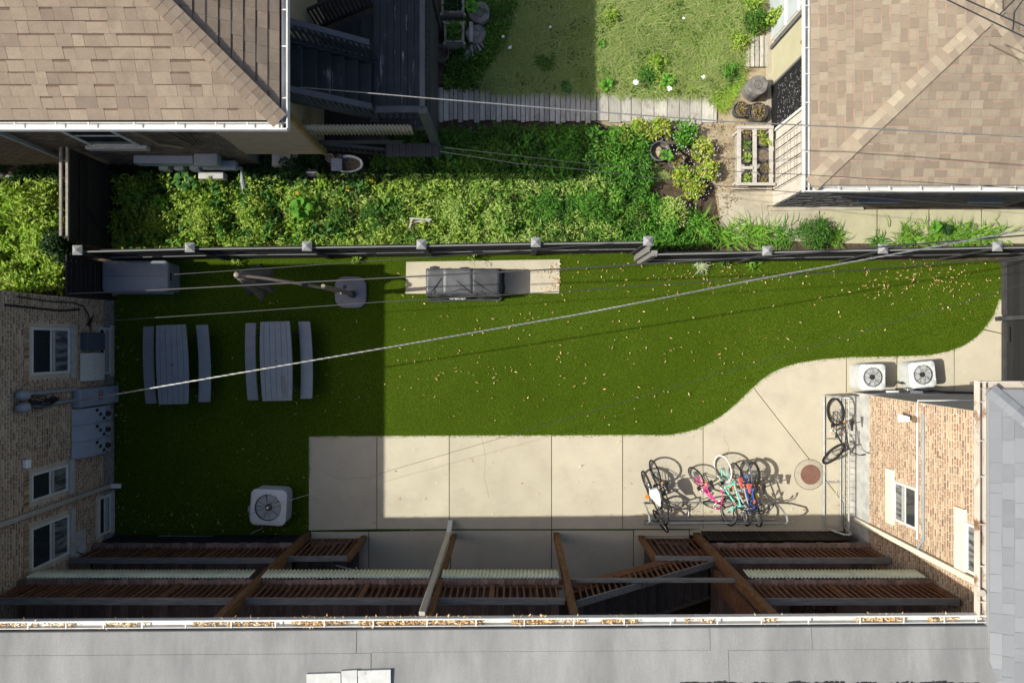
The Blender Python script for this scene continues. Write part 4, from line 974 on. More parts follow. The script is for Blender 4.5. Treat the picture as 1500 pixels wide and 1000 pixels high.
for y in (.56,-1.2,1.95): build(M().box(11.88,12.0,y-.05,y+.05,0,1.78), 'post', fence_post_m, f4)
build(M().box(11.80,12.05,.50,.60,.02,.12), 'gate_stop', fence_post_m, f4); build(M().box(11.88,11.93,.36,.48,.9,.98), 'latch', steel, f4)
for z0 in (.35,.95): build(M().box(11.86,11.90,-.02,.34,z0,z0+.04), 'hinge_strap', metal_dk, f4)
# ------------------------------------------------------------------ things on the lawn and patio
def rrect(hx, hy, r, n=5, c=(0,0)):
    out = []
    for sx, sy, a0 in ((1,1,0),(-1,1,90),(-1,-1,180),(1,-1,270)):
        for k in range(n+1):
            a = R(a0+90*k/n); out.append((c[0]+sx*(hx-r)+r*math.cos(a), c[1]+sy*(hy-r)+r*math.sin(a)))
    return out
def loft(m, rings):
    n = len(rings[0]); vs = [p for rg in rings for p in rg]; fs = []
    for i in range(len(rings)-1):
        for k in range(n): fs.append((i*n+k,i*n+(k+1) % n,(i+1)*n+(k+1) % n,(i+1)*n+k))
    fs.append(tuple(range(n))[::-1]); fs.append(tuple((len(rings)-1)*n+k for k in range(n)))
    return m.add(vs, fs)
# storage box
db = thing('storage_box', 'grey blue resin storage box with rounded lid in fenced corner', 'storage box', (-8.85,1.53,0))
build(loft(M(), [[(x,y,z) for x,y in rrect(hx,hy,.06,4,(-8.87,1.53))] for hx,hy,z in ((.74,.34,0),(.76,.355,.55))]), 'box', box_m, db)
lidr = [[(x,y,z) for x,y in rrect(hx,hy,.09,5,(-8.87,1.53))] for hx,hy,z in ((.775,.37,.50),(.785,.378,.54),(.785,.378,.60),(.77,.362,.635),(.73,.33,.655))]
lid = build(loft(M(), lidr), 'lid', box_m, db)
build(M().box(-9.58,-8.16,1.535,1.541,.6555,.659), 'lid_seam', ac_dark, lid); build(M().box(-8.09,-8.075,1.44,1.62,.50,.56), 'handle', black_m, lid)
build(M().box(-9.6,-8.12,1.13,1.17,.30,.34), 'front_rib', box_m, db)
# picnic tables
def picnic(cx, cy, rz, label):
    t = thing('picnic_table', label, 'picnic table', (0,0,0), 'picnic tables on the shaded lawn')
    def bowed(hx, hy, bow0, bow1, n=8, x0=0):
        L = []; 
        for k in range(n+1): y = -hy+2*hy*k/n; L.append((x0-hx-bow0*(1-(y/hy)**2), y))
        Rr = []
        for k in range(n+1): y = hy-2*hy*k/n; Rr.append((x0+hx+bow1*(1-(y/hy)**2), y))
        return L+Rr
    o = bowed(.345,.93,.035,.035); 
    tp = build(M().prism(o, .695, .74), 'tabletop', table_m, t, bevel=.014)
    for k in (-2,-1,0,1,2): build(M().prism(bowed(.005,.90,-.02*k*.6,.02*k*.6,8,k*.125), .7405,.7425), 'plank_groove', bpy.data.materials['groove'], tp)
    build(M().cyl((0,0),.022,.7405,.744,12), 'umbrella_hole', ac_dark, tp)
    for s in (-1,1):
        bn = build(M().prism(bowed(.13 if s < 0 else .145,.92,.035 if s < 0 else -.035,-.035 if s < 0 else .035,8,-.672 if s < 0 else .595), .42,.455), 'bench', table_m, t, bevel=.012)
    for s in (-1,1):
        fr = M(); y = s*.62
        fr.tube([(-.66,y,.02),(-.22,y,.67),(.22,y,.67),(.66,y,.02)],.022,8); fr.tube([(-.70,y,.385),(.70,y,.385)],.02,8)
        build(fr, 'leg_frame', metal_dk, t)
    br = M(); br.tube([(0,-.62,.385),(0,0,.66),(0,.62,.385)],.014,6); build(br, 'brace', metal_dk, t)
    t.location = (cx,cy,0); t.rotation_euler = (0,0,rz); return t
mat('groove', (.10,.112,.125), None)
picnic(-7.95,-.54,R(1.8),'left grey picnic table with plain top nearest the brick wall')
t2 = picnic(-5.52,-.46,R(1.6),'right grey picnic table with a dark stain at one corner, nearer the patio')
st_ = build(M().prism([(.10,-.36),(.20,-.34),(.23,-.6),(.22,-.86),(.12,-.86),(.10,-.6)],.0,.0012), 'stain', mat('damp stain', (.115,.125,.125), (.15,.165,.17), 9, .5), None)
st_.parent = [c for c in t2.children if c.name.startswith('tabletop')][0]; st_.location = (0,0,.7432)
# cantilever parasol, folded
um = thing('cantilever_parasol', 'folded taupe cantilever parasol with bronze mast on round grey base', 'parasol', (-3.93,1.2,0))
bs = M(); loft(bs, [[(x,y,z) for x,y in [(p[0],p[1]) for p in rrect(h,h,h*.62,6,(-3.93,1.2))]] for h,z in ((.37,.0),(.385,.03),(.38,.09),(.34,.12))]); build(bs, 'base', base_m, um)
q = M(); q.cyl((-4.06,1.32),.045,.118,.128,14); build(q, 'fill_cap', ac_dark, um)
mast = M(); mast.tube([(-3.86,1.14,.1),(-3.95,1.16,1.2),(-4.0,1.17,2.25)],[.055,.05,.045],12); build(mast, 'mast', bronze, um, label='bronze mast')
q = M(); q.cyl((-3.87,1.14),.085,.12,.30,16); build(q, 'collar', metal_dk, um)
arm = M(); arm.tube([(-3.93,1.15,1.15),(-4.5,1.24,1.85),(-5.2,1.33,2.42),(-5.66,1.37,2.62)],.034,10); build(arm, 'arm', bronze, um)
for p in ((-4.52,1.243,1.87),(-4.0,1.16,1.22)): q = M(); q.tube([(p[0]-.05,p[1]+.006,p[2]+.05),(p[0]+.05,p[1]-.006,p[2]-.05)],.048,10); build(q, 'joint', metal_dk, um)
q = M(); q.tube([(-4.05,1.15,1.0),(-3.9,1.10,1.02)],.018,6); q.tube([(-3.9,1.10,1.02),(-3.9,1.10,1.15)],.018,6); build(q, 'crank', steel, um)
cn = M(); vs = []; nR = 32; lev = 7
for i in range(lev):
    f = i/(lev-1); z = 2.58-1.25*f
    for k in range(nR):
        a = 2*math.pi*k/nR; rr = (.06+.24*f**.8)*(1+.38*(f+.1)*math.cos(a*8)+.12*f*math.sin(a*3+1)); vs.append((-5.66+rr*math.cos(a)+.06*f, 1.37+rr*math.sin(a)-.03*f, z+.08*f*math.cos(a*8+.5)))
cn.add(vs, [(i*nR+k,i*nR+(k+1) % nR,(i+1)*nR+(k+1) % nR,(i+1)*nR+k) for i in range(lev-1) for k in range(nR)])
o = build(cn, 'canopy', taupe, um); sdf = o.modifiers.new('thickness','SOLIDIFY'); sdf.thickness = .006
q = M(); q.lathe([(0,2.72),(.05,2.70),(.075,2.64),(.06,2.56)],(-5.66,1.37),14); build(q, 'finial', bronze, um)

# covered grill
cover_lt = mat('pale grey cover cloth', (.088,.090,.093), (.070,.072,.075), 3, .5, .3, 30, spec=.45)
gr = thing('covered_grill', 'wide grill under a grey black fitted cover on concrete pad', 'grill', (-1.1,1.41,0))
def grillx():
    xs = [-2.03,-1.99,-1.62,-1.60,-.93,-.90,-.30,-.25]; hz = [.60,.66,.665,.665,.665,.665,.655,.60]
    ny = 7; g = M(); vs = []; N = 46; 
    X = np.linspace(-2.03,-.25,N); Z = np.interp(X, xs, hz)
    prof = [(1.735,.05),(1.735,.3),(1.74,.60),(1.715,1.0),(1.4,1.0),(1.12,.985),(1.065,.90),(1.05,.55),(1.035,.05)]
    for i,x in enumerate(X):
        for j,(y,f) in enumerate(prof):
            e = min(1,min(x+2.03,-.25-x)/.05); zz = Z[i]*f if f >= .6 else Z[i]*f
            wob = .012*math.sin(x*9+j*1.3)+.010*math.sin(x*23+j*2.2)
            if f > .95: wob *= .5; zz += .012*math.sin(x*14+y*11)*.6
            flare = .02*math.sin(x*12)*(1-f) if f < .6 else 0
            vs.append((x+(.012*math.sin(j*2) if 0 < i < N-1 else 0), y+wob*.6*(1 if j not in (3,4) else .2)+flare*(1 if y < 1.4 else -1), max(.03,zz)))
    K = len(prof); g.add(vs, [(i*K+j,i*K+j+1,(i+1)*K+j+1,(i+1)*K+j) for i in range(N-1) for j in range(K-1)])
    g.add([vs[j] for j in range(K)], [tuple(range(K))]); g.add([vs[(N-1)*K+j] for j in range(K)], [tuple(range(K))[::-1]])
    return g
cv = build(grillx(), 'cover', cover_m, gr)
def panel(x0, x1, mt, z=.675):
    m = M(); K = 8; L = 8; vs = []
    for i in range(K+1):
        for j in range(L+1):
            x = x0+(x1-x0)*i/K; y = 1.13+(1.705-1.13)*j/L; vs.append((x,y,z+.004*math.sin(x*16+y*12)+.003*math.sin(y*33+x*9)))
    m.add(vs, [(i*(L+1)+j,(i+1)*(L+1)+j,(i+1)*(L+1)+j+1,i*(L+1)+j+1) for i in range(K) for j in range(L)])
    o = build(m, 'cover_panel', mt, gr); s = o.modifiers.new('t','SOLIDIFY'); s.thickness = .004
panel(-2.01,-1.60,cover_mid,.680); panel(-.95,-.28,cover_m,.680); panel(-1.625,-.925,cover_lt,.683)
for pts in ([(-1.97,1.09,.685),(-1.80,1.28,.70),(-1.66,1.48,.695)],[(-.92,1.44,.70),(-.7,1.27,.69),(-.36,1.10,.675)],[(-1.86,1.10,.675),(-1.82,1.18,.69),(-1.79,1.2,.69)],[(-.88,1.08,.67),(-.82,1.16,.69),(-.72,1.17,.69),(-.66,1.1,.68)],[(-1.3,1.42,.693),(-1.05,1.2,.697),(-.95,1.13,.69)],[(-1.45,1.16,.695),(-1.2,1.22,.70),(-1.0,1.18,.695)]):
    q = M(); q.tube(pts,[.004]+[.017]*(len(pts)-2)+[.005],6); build(q, 'fold', cover_m, gr)
for x in (-1.82,): q = M(); q.tube([(x-.10,1.725,.62),(x,1.74,.655),(x+.11,1.725,.62)],.035,8); build(q, 'handle_bulge', cover_m, gr)
hem = M(); hem.tube([(-2.05,1.0,.08),(-1.9,.985,.05),(-1.1,1.02,.05),(-.3,1.01,.06),(-.22,1.1,.08),(-.19,1.3,.06),(-.215,1.5,.09),(-.2,1.72,.07)],.03,6); build(hem, 'hem', cover_m, gr)
fc = bpy.data.curves.new('logo', 'FONT'); fc.body = 'weber'; fc.size = .155; fc.align_x = 'CENTER'; fc.extrude = .003; fc.offset = .004
fo = bpy.data.objects.new('logo_text', fc); COL.objects.link(fo)
dg = bpy.context.evaluated_depsgraph_get(); lm = bpy.data.meshes.new_from_object(fo.evaluated_get(dg)); COL.objects.unlink(fo); bpy.data.objects.remove(fo)
lm.name = 'logo_text'; lm.materials.clear(); lm.materials.append(white_p)
lo = bpy.data.objects.new('logo_text', lm); COL.objects.link(lo); lo.parent = gr; lo.location = Vector((-1.30,1.008,.34))-gr.location; lo.rotation_euler = (R(74),0,0)

# condensers
def ray_rrect(h, r, n=72):
    out = []
    for k in range(n):
        a = 2*math.pi*k/n; c, s = abs(math.cos(a)), abs(math.sin(a)); t = h/max(c,s); x, y = t*c, t*s
        if x > h-r and y > h-r:
            q = (h-r)*(c+s); t = q+math.sqrt(max(0,q*q-(2*(h-r)**2-r*r)))
        out.append((t*math.cos(a), t*math.sin(a)))
    return out
fan_dk = mat('dark fan blade', (.075,.068,.062), (.05,.046,.043), 5, .6)
def condenser(cx, cy, half, h, rz, label, blades_n=5, guard=8, slats=True, white=True):
    t = thing('air_conditioner', label, 'air conditioner', (0,0,0), 'outdoor air conditioner units')
    r = half*.32
    build(loft(M(), [[(x,y,z) for x,y in rrect(half*.93,half*.93,r,4)] for z in (.0,.028)]), 'base_pad', render_grey if white else ac_dark, t)
    body = loft(M(), [[(x,y,z) for x,y in rrect(half*k,half*k,r*k,5)] for k,z in ((.955,.03),(.955,h-.05))]); bd = build(body, 'casing', ac_side, t)
    n = int((h-.12)/.035)
    for i in range(n):
        z = .06+i*.035; ring = [(x,y,z) for x,y in rrect(half*.968,half*.968,r,4)]
        build(M().tube(ring,.006,4,closed=True), 'louvre', ac_side, bd)
    R0 = half*.74; N = 40
    outer = ray_rrect(half,r); inner = [(R0*math.cos(math.atan2(y,x)),R0*math.sin(math.atan2(y,x))) for x,y in outer]; K = len(outer)
    top = M(); o2 = ray_rrect(half*.93,r*.95)
    rings = [[(x,y,h-.06) for x,y in outer],[(x,y,h-.02) for x,y in outer],[(x,y,h) for x,y in o2],[(x,y,h+.004) for x,y in inner],[(x*.97,y*.97,h-.05) for x,y in inner],[(x*.95,y*.95,h-.16) for x,y in inner]]
    vs = [p for rg in rings for p in rg]; top.add(vs[:4*K], [(i*K+k,i*K+(k+1) % K,(i+1)*K+(k+1) % K,(i+1)*K+k) for i in range(3) for k in range(K)])
    build(top, 'top_cover', ac_white, t)
    build(M().add(vs[3*K:], [(i*K+k,i*K+(k+1) % K,(i+1)*K+(k+1) % K,(i+1)*K+k) for i in range(2) for k in range(K)]), 'fan_shroud', ac_dark, t)
    fl_ = M(); fl_.cyl((0,0),R0*.96,h-.26,h-.22,32); build(fl_, 'fan_well', ac_dark, t)
    for k in range(blades_n):
        a = 2*math.pi*k/blades_n+.3; vs = []
        for rr, w0, w1, z0, z1 in ((R0*.22,-.30,.30,-.03,.02),(R0*.6,-.30,.34,-.05,.03),(R0*.90,-.22,.30,-.05,.035)):
            vs += [(rr*math.cos(a+w0),rr*math.sin(a+w0),h-.075+z0),(rr*math.cos(a+w1),rr*math.sin(a+w1),h-.075+z1)]
        o = build(M().add(vs, [(0,1,3,2),(2,3,5,4)]), 'fan_blade', fan_m if white else fan_dk, t); s = o.modifiers.new('t','SOLIDIFY'); s.thickness = .004
    q = M(); q.cyl((0,0),R0*.27,h-.14,h-.03,18); build(q, 'fan_hub', ac_dark if white else fan_dk, t)
    for f in (.5,.95):
        q = M(); q.tube([(R0*f*math.cos(2*math.pi*k/32),R0*f*math.sin(2*math.pi*k/32),h+.008+.012*(1-f)) for k in range(32)],.0022,4,closed=True); build(q, 'guard_ring', wire_m, t)
    for k in range(guard):
        a = 2*math.pi*k/guard+.2; q = M(); q.tube([(R0*.2*math.cos(a),R0*.2*math.sin(a),h+.02),(R0*1.08*math.cos(a),R0*1.08*math.sin(a),h+.008)],.0045,5); build(q, 'guard_rib', wire_m, t)
    t.location = (cx,cy,0); t.rotation_euler = (0,0,rz); return t
c1 = condenser(8.55,-.845,.31,.53,R(0),'left white air conditioner of the pair beside sunlit brick wall')
c2 = condenser(9.74,-.785,.31,.53,R(6),'right white air conditioner of the pair, slightly turned, with grey cable box',guard=7)
build(M().box(-.28,-.10,-.44,-.32,.1,.30), 'service_valve', galv, c2, bevel=.02, local=True); 
q = M(); q.tube([(-.2,-.4,.2),(-.1,-.46,.12),(.05,-.42,.10),(.2,-.46,.15)],.02,6); build(q, 'hose', black_m, c2, local=True)
c3 = condenser(-5.78,-3.93,.425,.53,R(-3),'large pale air conditioner standing alone on the shaded lawn',guard=8,white=False)
q = M(); q.cyl((0,0),.03,.552,.56,10); build(q, 'hub_cap', white_p, c3, local=True)
build(M().box(-.52,-.42,-.16,-.02,.2,.42), 'service_box', meter_blue, c3, bevel=.01, local=True)
q = M(); q.tube([(-.48,-.1,.25),(-.6,-.2,.06),(-.62,-.35,.03),(-.5,-.55,.03),(-.3,-.56,.03)],.016,6); q.tube([(-.25,-.42,.3),(-.22,-.55,.2),(-.25,-.62,.1),(-.5,-.75,.06),(-.55,-.8,.03)],.014,6); build(q, 'hose', grey_pvc, c3, local=True)

# manhole in the patio
mh = thing('manhole_cover', 'round rusty manhole lid set in concrete ring near bike rack', 'manhole', (7.28,-3.25,0))
q = M(); q.lathe([(0,.003),(.365,.003),(.372,.0)],(7.28,-3.25),40); build(q, 'collar', concrete_old, mh)
q = M(); q.tube([(7.28+.37*math.cos(2*math.pi*k/40),-3.25+.37*math.sin(2*math.pi*k/40),.003) for k in range(40)],.006,4,closed=True); build(q, 'collar_joint', joint_dirt, mh)
q = M(); q.lathe([(0,.012),(.20,.012),(.235,.012),(.245,.004)],(7.30,-3.25),36); build(q, 'lid', iron, mh)

# bike racks
def rack(length, label):
    t = thing('bike_rack', label, 'bike rack', (0,0,0), 'galvanised bike racks')
    L = length/2
    def T(nm, pts, r): build(M().tube(pts, r, 8), nm, galv, t)
    T('base_bar',[(-L,.40,.03),(L,.40,.03)],.024); T('base_bar',[(-L,0,.03),(L,0,.03)],.02); T('top_bar',[(-L,.03,.50),(L,.03,.50)],.022); T('low_bar',[(-L,-.10,.03),(L,-.10,.03)],.014)
    for s in (-1,1):
        T('end_loop',[(s*L,-.10,.03),(s*L,0,.40),(s*L,.06,.66),(s*L,.14,.74),(s*L,.24,.70),(s*L,.36,.36),(s*L,.40,.03)],.024)
    T('cross_bar',[(-L*.32,.40,.03),(-L*.32,0,.03)],.018); T('cross_bar',[(L*.34,.40,.03),(L*.34,0,.03)],.018)
    n = int(length/.16)
    for i in range(1,n):
        x = -L+length*i/n; build(M().tube([(x-.03,-.10,.03),(x,.03,.50)],.008,5), 'slot_bar', galv, t)
    return t
r1 = rack(3.22,'long galvanised bike rack holding the pink, mint and dark bicycles'); r1.location = (4.83,-4.34,0)
r2 = rack(3.20,'galvanised bike rack along the sunlit brick wall beside the manhole'); r2.location = (8.02,-2.92,0); r2.rotation_euler = (0,0,R(90))

# bicycles
def bike(rear, front, label, paint_m, S=1.0, tyre2=None, lean=0, steer=0, tyre=rubber, sad=blk, fat=.019, kid=False, fender=None, basket=None, pedal=blk, rim=steel, drop=.0, grips=blk, cover=None):
    t = thing('bicycle', label, 'bicycle', (0,0,0), 'bicycles parked at the racks')
    Rw = .33*S; wb = .52*S
    def wheel(x, par, name='wheel'):
        rm = M(); rm.tube([(x+Rw*.90*math.cos(2*math.pi*k/36),0,Rw+Rw*.90*math.sin(2*math.pi*k/36)) for k in range(36)],.011*S,6,closed=True)
        w_ = build(rm, name, rim, par)
        ty = M(); ty.tube([(x+(Rw-fat*.6)*math.cos(2*math.pi*k/36),0,Rw+(Rw-fat*.6)*math.sin(2*math.pi*k/36)) for k in range(36)],fat,8,closed=True); 
        build(ty, 'tyre', tyre, w_) if par is t else ty
        if par is not t: build(ty, 'tyre', tyre2 or tyre, par)
        sp = M()
        for k in range(18):
            a = 2*math.pi*k/18; sp.tube([(x,.025*(1 if k % 2 else -1),Rw),(x+Rw*.88*math.cos(a),0,Rw+Rw*.88*math.sin(a))],.0022,3)
        sp.tube([(x,-.05,Rw),(x,.05,Rw)],.018,8); build(sp, 'spokes', steel, w_ if par is t else par)
        return w_
    wheel(-wb, t)
    bb = (-.06*S,0,.28*S); st_ = (-.22*S,0,.72*S-drop); hd = (.30*S,0,.80*S); hb = (.335*S,0,.66*S)
    fr = M(); r_ = .017*max(S,.8)*(1.25 if kid else 1)
    fr.tube([bb,st_],r_,8); fr.tube([hb,bb],r_*1.25,8); fr.tube([(st_[0]*.97,0,st_[2]*.93),hd] if not kid else [(bb[0]-.08*S,0,bb[2]+.22*S),hb],r_,8); fr.tube([hd,hb],r_*1.2,8)
    for s in (-1,1):
        fr.tube([(bb[0],.03*s,bb[2]),(-wb,.055*s,Rw)],r_*.6,6); fr.tube([(st_[0],.02*s,st_[2]*.92),(-wb,.055*s,Rw)],r_*.55,6)
    build(fr, 'frame', paint_m, t)
    sp_ = M(); sp_.tube([st_,(-.26*S,0,.90*S-drop)],.012,6); build(sp_, 'seat_post', steel, t)
    z = .91*S-drop; x = -.27*S
    sdl = M(); loft(sdl, [[(x+px*S,py*S*k,z+dz) for px,py in ((-.12,-.06),(-.12,.06),(-.06,.07),(.02,.034),(.13,.018),(.14,0),(.13,-.018),(.02,-.034),(-.06,-.07))] for k,dz in ((.8,0),(1,.02),(.85,.045))]); build(sdl, 'saddle', sad, t, bevel=.006)
    if cover:
        cvv = M(); loft(cvv, [[(x+px*1.15,py*k,z+dz+.02*math.sin(i*2)) for i,(px,py) in enumerate(((-.17,-.09),(-.18,0),(-.17,.09),(-.06,.125),(.06,.08),(.17,.03),(.19,0),(.17,-.03),(.06,-.08),(-.06,-.125)))] for k,dz in ((1.05,-.06),(1,.03),(.6,.075))]); build(cvv, 'saddle_cover', cover, t)
    ck = M(); ck.tube([(bb[0],-.07,bb[2]),(bb[0],.07,bb[2])],.022,8); ck.tube([(bb[0],.055,bb[2]),(bb[0]+.14*S,.06,bb[2]-.09*S)],.01,5); ck.tube([(bb[0],-.055,bb[2]),(bb[0]-.14*S,-.06,bb[2]+.09*S)],.01,5)
    ring = M(); ck.tube([(bb[0]+.085*S*math.cos(2*math.pi*k/20),-.045,bb[2]+.085*S*math.sin(2*math.pi*k/20)) for k in range(20)],.006,4,closed=True); build(ck, 'crank', steel, t)
    for sx, s in ((.14,1),(-.14,-1)): build(M().box(bb[0]+sx*S-.045,bb[0]+sx*S+.045,min(s*.065,s*.15),max(s*.065,s*.15),bb[2]-sx*.64*S-.012,bb[2]-sx*.64*S+.012), 'pedal', pedal, t)
    ch = M(); ch.tube([(bb[0],-.045,bb[2]+.085*S),(-wb,-.045,Rw+.04)],.005,4); ch.tube([(bb[0],-.045,bb[2]-.085*S),(-wb,-.045,Rw-.04)],.005,4); build(ch, 'chain', metal_dk, t)
    # steering group turns about the head tube
    ax = (Vector(hd)-Vector(hb)).normalized(); rot = Matrix.Translation(Vector(hb)) @ Matrix.Rotation(R(steer),4,ax) @ Matrix.Translation(-Vector(hb))
    sg = len(t.children)
    before = set(c.name for c in t.children)
    fk = M(); 
    for s in (-1,1): fk.tube([(hb[0],.03*s,hb[2]),(hb[0]+.03*S,.05*s,hb[2]-.12*S),(wb,.055*s,Rw)],.011,6)
    fk.tube([(hd[0],0,hd[2]),(hd[0]-.02*S,0,hd[2]+.10*S)],.014,6); fork = build(fk, 'fork', paint_m if not kid else white_p, t)
    wheel(wb, fork, 'wheel')
    hbz = hd[2]+.11*S; hx = hd[0]-.02*S
    hbr = M(); hbr.tube([(hx-.10*S,-.29*S,hbz+.03),(hx+.0,-.20*S,hbz+.03),(hx+.05*S,-.08*S,hbz),(hx+.05*S,.08*S,hbz),(hx,.20*S,hbz+.03),(hx-.10*S,.29*S,hbz+.03)],.012,7); build(hbr, 'handlebar', metal_dk if paint_m is not pink else pink, fork)
    for s in (-1,1): build(M().tube([(hx-.12*S,.30*S*s,hbz+.03),(hx-.04*S,.245*S*s,hbz+.032)],.019,7), 'grip', grips, fork)
    cbl = M(); cbl.tube([(hx,.18*S,hbz+.04),(hx+.13*S,.10*S,hbz+.05),(hx+.10*S,.0,hbz-.1)],.004,4); cbl.tube([(hx,-.18*S,hbz+.04),(hx+.12*S,-.06*S,hbz+.06),(hx+.02,.0,hbz-.2)],.004,4); build(cbl, 'brake_cable', black_m, fork)
    if fender:
        for xx, par in ((-wb,t),):
            f_ = M(); f_.tube([(xx+(Rw+.02)*math.cos(a),0,Rw+(Rw+.02)*math.sin(a)) for a in [R(q) for q in range(30,171,14)]],.026,6); build(f_, 'mudguard', fender, par)
    if basket: build(M().box(hx+.06,hx+.30,-.15,.15,hbz-.14,hbz+.06), 'basket', basket, fork)
    fork.matrix_basis = rot
    rf = M(); rf.tube([(-.30*S,0,.66*S),(-.33*S,0,.66*S)],.03,8); build(rf, 'reflector', orange, t)
    zc = Rw; a = P(*rear,zc); b = P(*front,zc); mid = (a+b)/2; hdg = math.atan2(b.y-a.y,b.x-a.x)
    off = zc*math.sin(lean); mid.x -= off*math.sin(hdg); mid.y += off*math.cos(hdg)
    # positive lean tips the bike towards its own right side
    perp = Vector((math.sin(hdg), -math.cos(hdg), 0)); base = (a+b)/2 - perp*zc*math.sin(lean)
    t.location = (base.x, base.y, 0); t.rotation_euler = (lean, 0, hdg)
    return t
bike((958,686),(977,756),'black bicycle with bare dark saddle leaning at the left rack end',blk,.95,lean=R(-9),steer=-18,fat=.020,fender=None,rim=metal_dk)
bike((946,703),(968,768),'dark bicycle with a white cloth over its saddle in left rack end',metal_dk,.93,lean=R(-5),steer=12,fat=.021,cover=white_p,fender=blk,pedal=orange,rim=metal_dk)
bike((1018,694),(1047,746),"pink child's bicycle leaning in the middle of the rack",pink,.80,lean=R(-20),steer=38,fat=.020,kid=True,sad=blk,grips=pink,rim=galv)
bike((1059,685),(1069,751),'mint green bicycle with white rear tyre and coral saddle',mint,1.0,lean=R(-20),steer=-8,tyre=tyre_white,tyre2=rubber,sad=red,grips=red,fat=.018)
bike((1078,692),(1086,754),'silver bicycle with coral saddle between mint and blue bicycles',silver,.88,lean=R(-11),steer=6,sad=red,fat=.020,pedal=orange)
bike((1092,690),(1096,756),'blue framed bicycle with grey rear mudguard in the long rack',blue,.90,lean=R(-5),steer=-10,sad=blk,fender=pot_g,fat=.020)
bike((1104,694),(1105,754),'black bicycle with yellow pedals at the right of the row',blk,.92,lean=R(-3),steer=14,sad=blk,fat=.021,pedal=yellow,fender=blk)
bike((1224,601),(1226,668),'black fat tyred bicycle with turned front wheel leaning on wall rack',blk,1.0,lean=R(-8),steer=-48,fat=.030,rim=metal_dk)
# ------------------------------------------------------------------ neighbour's garden: boardwalk, pots, shelves
bw_ = thing('boardwalk', 'boardwalk of silvered cross planks between grass and garden bed', 'boardwalk', (P(840,155).x,P(840,155).y,0))
x = 637
while x < 1046:
    wd_ = RNG.uniform(6.0,9.0) if x < 872 else RNG.uniform(14,19)
    x2 = min(x+wd_,1050); a = P(x,0).x; b_ = P(x2,0).x-.018
    y1 = 500-(130+RNG.uniform(-3,3)+(4 if x > 872 else 0)+(x-637)*.012); y0 = 500-(180+RNG.uniform(-2.5,2.5)-(2 if x < 760 else 0))
    o = build(M().box(a,b_,y0*.0167,y1*.0167,.012,.048+RNG.uniform(-.008,.008)), 'plank', old_wood, bw_); x = x2
pl_ = thing('pallet', 'small slatted pallet of five grey boards by garage corner', 'pallet', (P(1107,78).x,P(1107,78).y,0))
for i in range(5): a = P(1091+i*6.8,0); build(M().box(a.x,a.x+.085,P(0,100).y,P(0,55).y,.07,.095), 'board', old_wood, pl_)
for y in (62,80,96): build(M().box(P(1091,0).x,P(1124,0).x,P(0,y).y,P(0,y).y+.06,.0,.068), 'bearer', old_wood_x, pl_)
p2 = thing('pallet', 'shaded slatted step of grey boards below the white tub', 'pallet', (P(508,265).x,P(508,265).y,0))
for i in range(5): a = P(491+i*6.4,0); build(M().box(a.x,a.x+.08,P(0,278+RNG.uniform(-2,2)).y,P(0,259).y,.05,.085), 'board', old_wood, p2)
for y in (263,274): build(M().box(P(490,0).x,P(522,0).x,P(0,y).y-.03,P(0,y).y+.03,0,.048), 'bearer', old_wood_x, p2)
p3 = thing('plank_path', 'narrow strip of grey planks at the foot of dark stairs', 'path', (P(576,225).x,P(576,225).y,0))
for i in range(4): a = P(556+i*9,0); build(M().box(a.x,a.x+.13,P(0,252-4*i).y,P(0,205).y,.01,.05), 'plank', old_wood, p3)

def pot(px, py, r, h, label, mt=pot_m, plant=None, n=40, z0=0, fill=.86, lean=0, ln=(.05,.11), name='plant_pot', grp=None, mound=0, up=.6):
    p = P(px,py,z0+h); t = thing(name, label, 'pot', (p.x,p.y,z0), grp)
    c = (p.x,p.y); q = M(); q.lathe([(0,z0),(r*.78,z0),(r*.93,z0+h*.86),(r*1.02,z0+h*.87),(r*1.03,z0+h),(r*.93,z0+h),(r*.90,z0+h*fill)],c,24); build(q, 'pot', mt, t)
    q = M(); q.lathe([(0,z0+h*fill+mound),(r*.5,z0+h*fill+mound*.8),(r*.91,z0+h*fill)],c,20); build(q, 'soil', pot_soil, t)
    if plant is not None:
        ps = np.stack([c[0]+RNG.normal(0,r*.33,n).clip(-r*.75,r*.75),c[1]+RNG.normal(0,r*.33,n).clip(-r*.75,r*.75),np.full(n,z0+h*fill+.01)+RNG.uniform(0,.06,n)],1)
        leaves('foliage', ps, rand_dirs(n,up), rand_dirs(n,1.6), RNG.uniform(*ln,n), RNG.uniform(.014,.05,n), plant, t)
    return t
pot(967,221,.235,.34,'large grey tub with a mound of pale earth among gold shrubs',pot_g,None,fill=.55)
q = M(); q.lathe([(0,.34),(.05,.33),(.085,.25),(.11,.17)],(0,0),10); o = build(q, 'earth_clod', dry_soil, bpy.data.objects['plant_pot'], local=True); o.location = (0.0,.02,0); o.scale = (.8,1.35,1)
pot(991,235,.20,.22,'lower grey tub of dry twigs beside the large earth tub',pot_g,dryplant_m,90,ln=(.06,.14))
pot(1086,160,.185,.26,'smaller round black pot with sparse weeds near boardwalk end',pot_m,dryplant_m,70)
pot(1111,164,.225,.30,'larger round black pot with reddish weeds touching the smaller one',pot_m,dryplant_m,110)
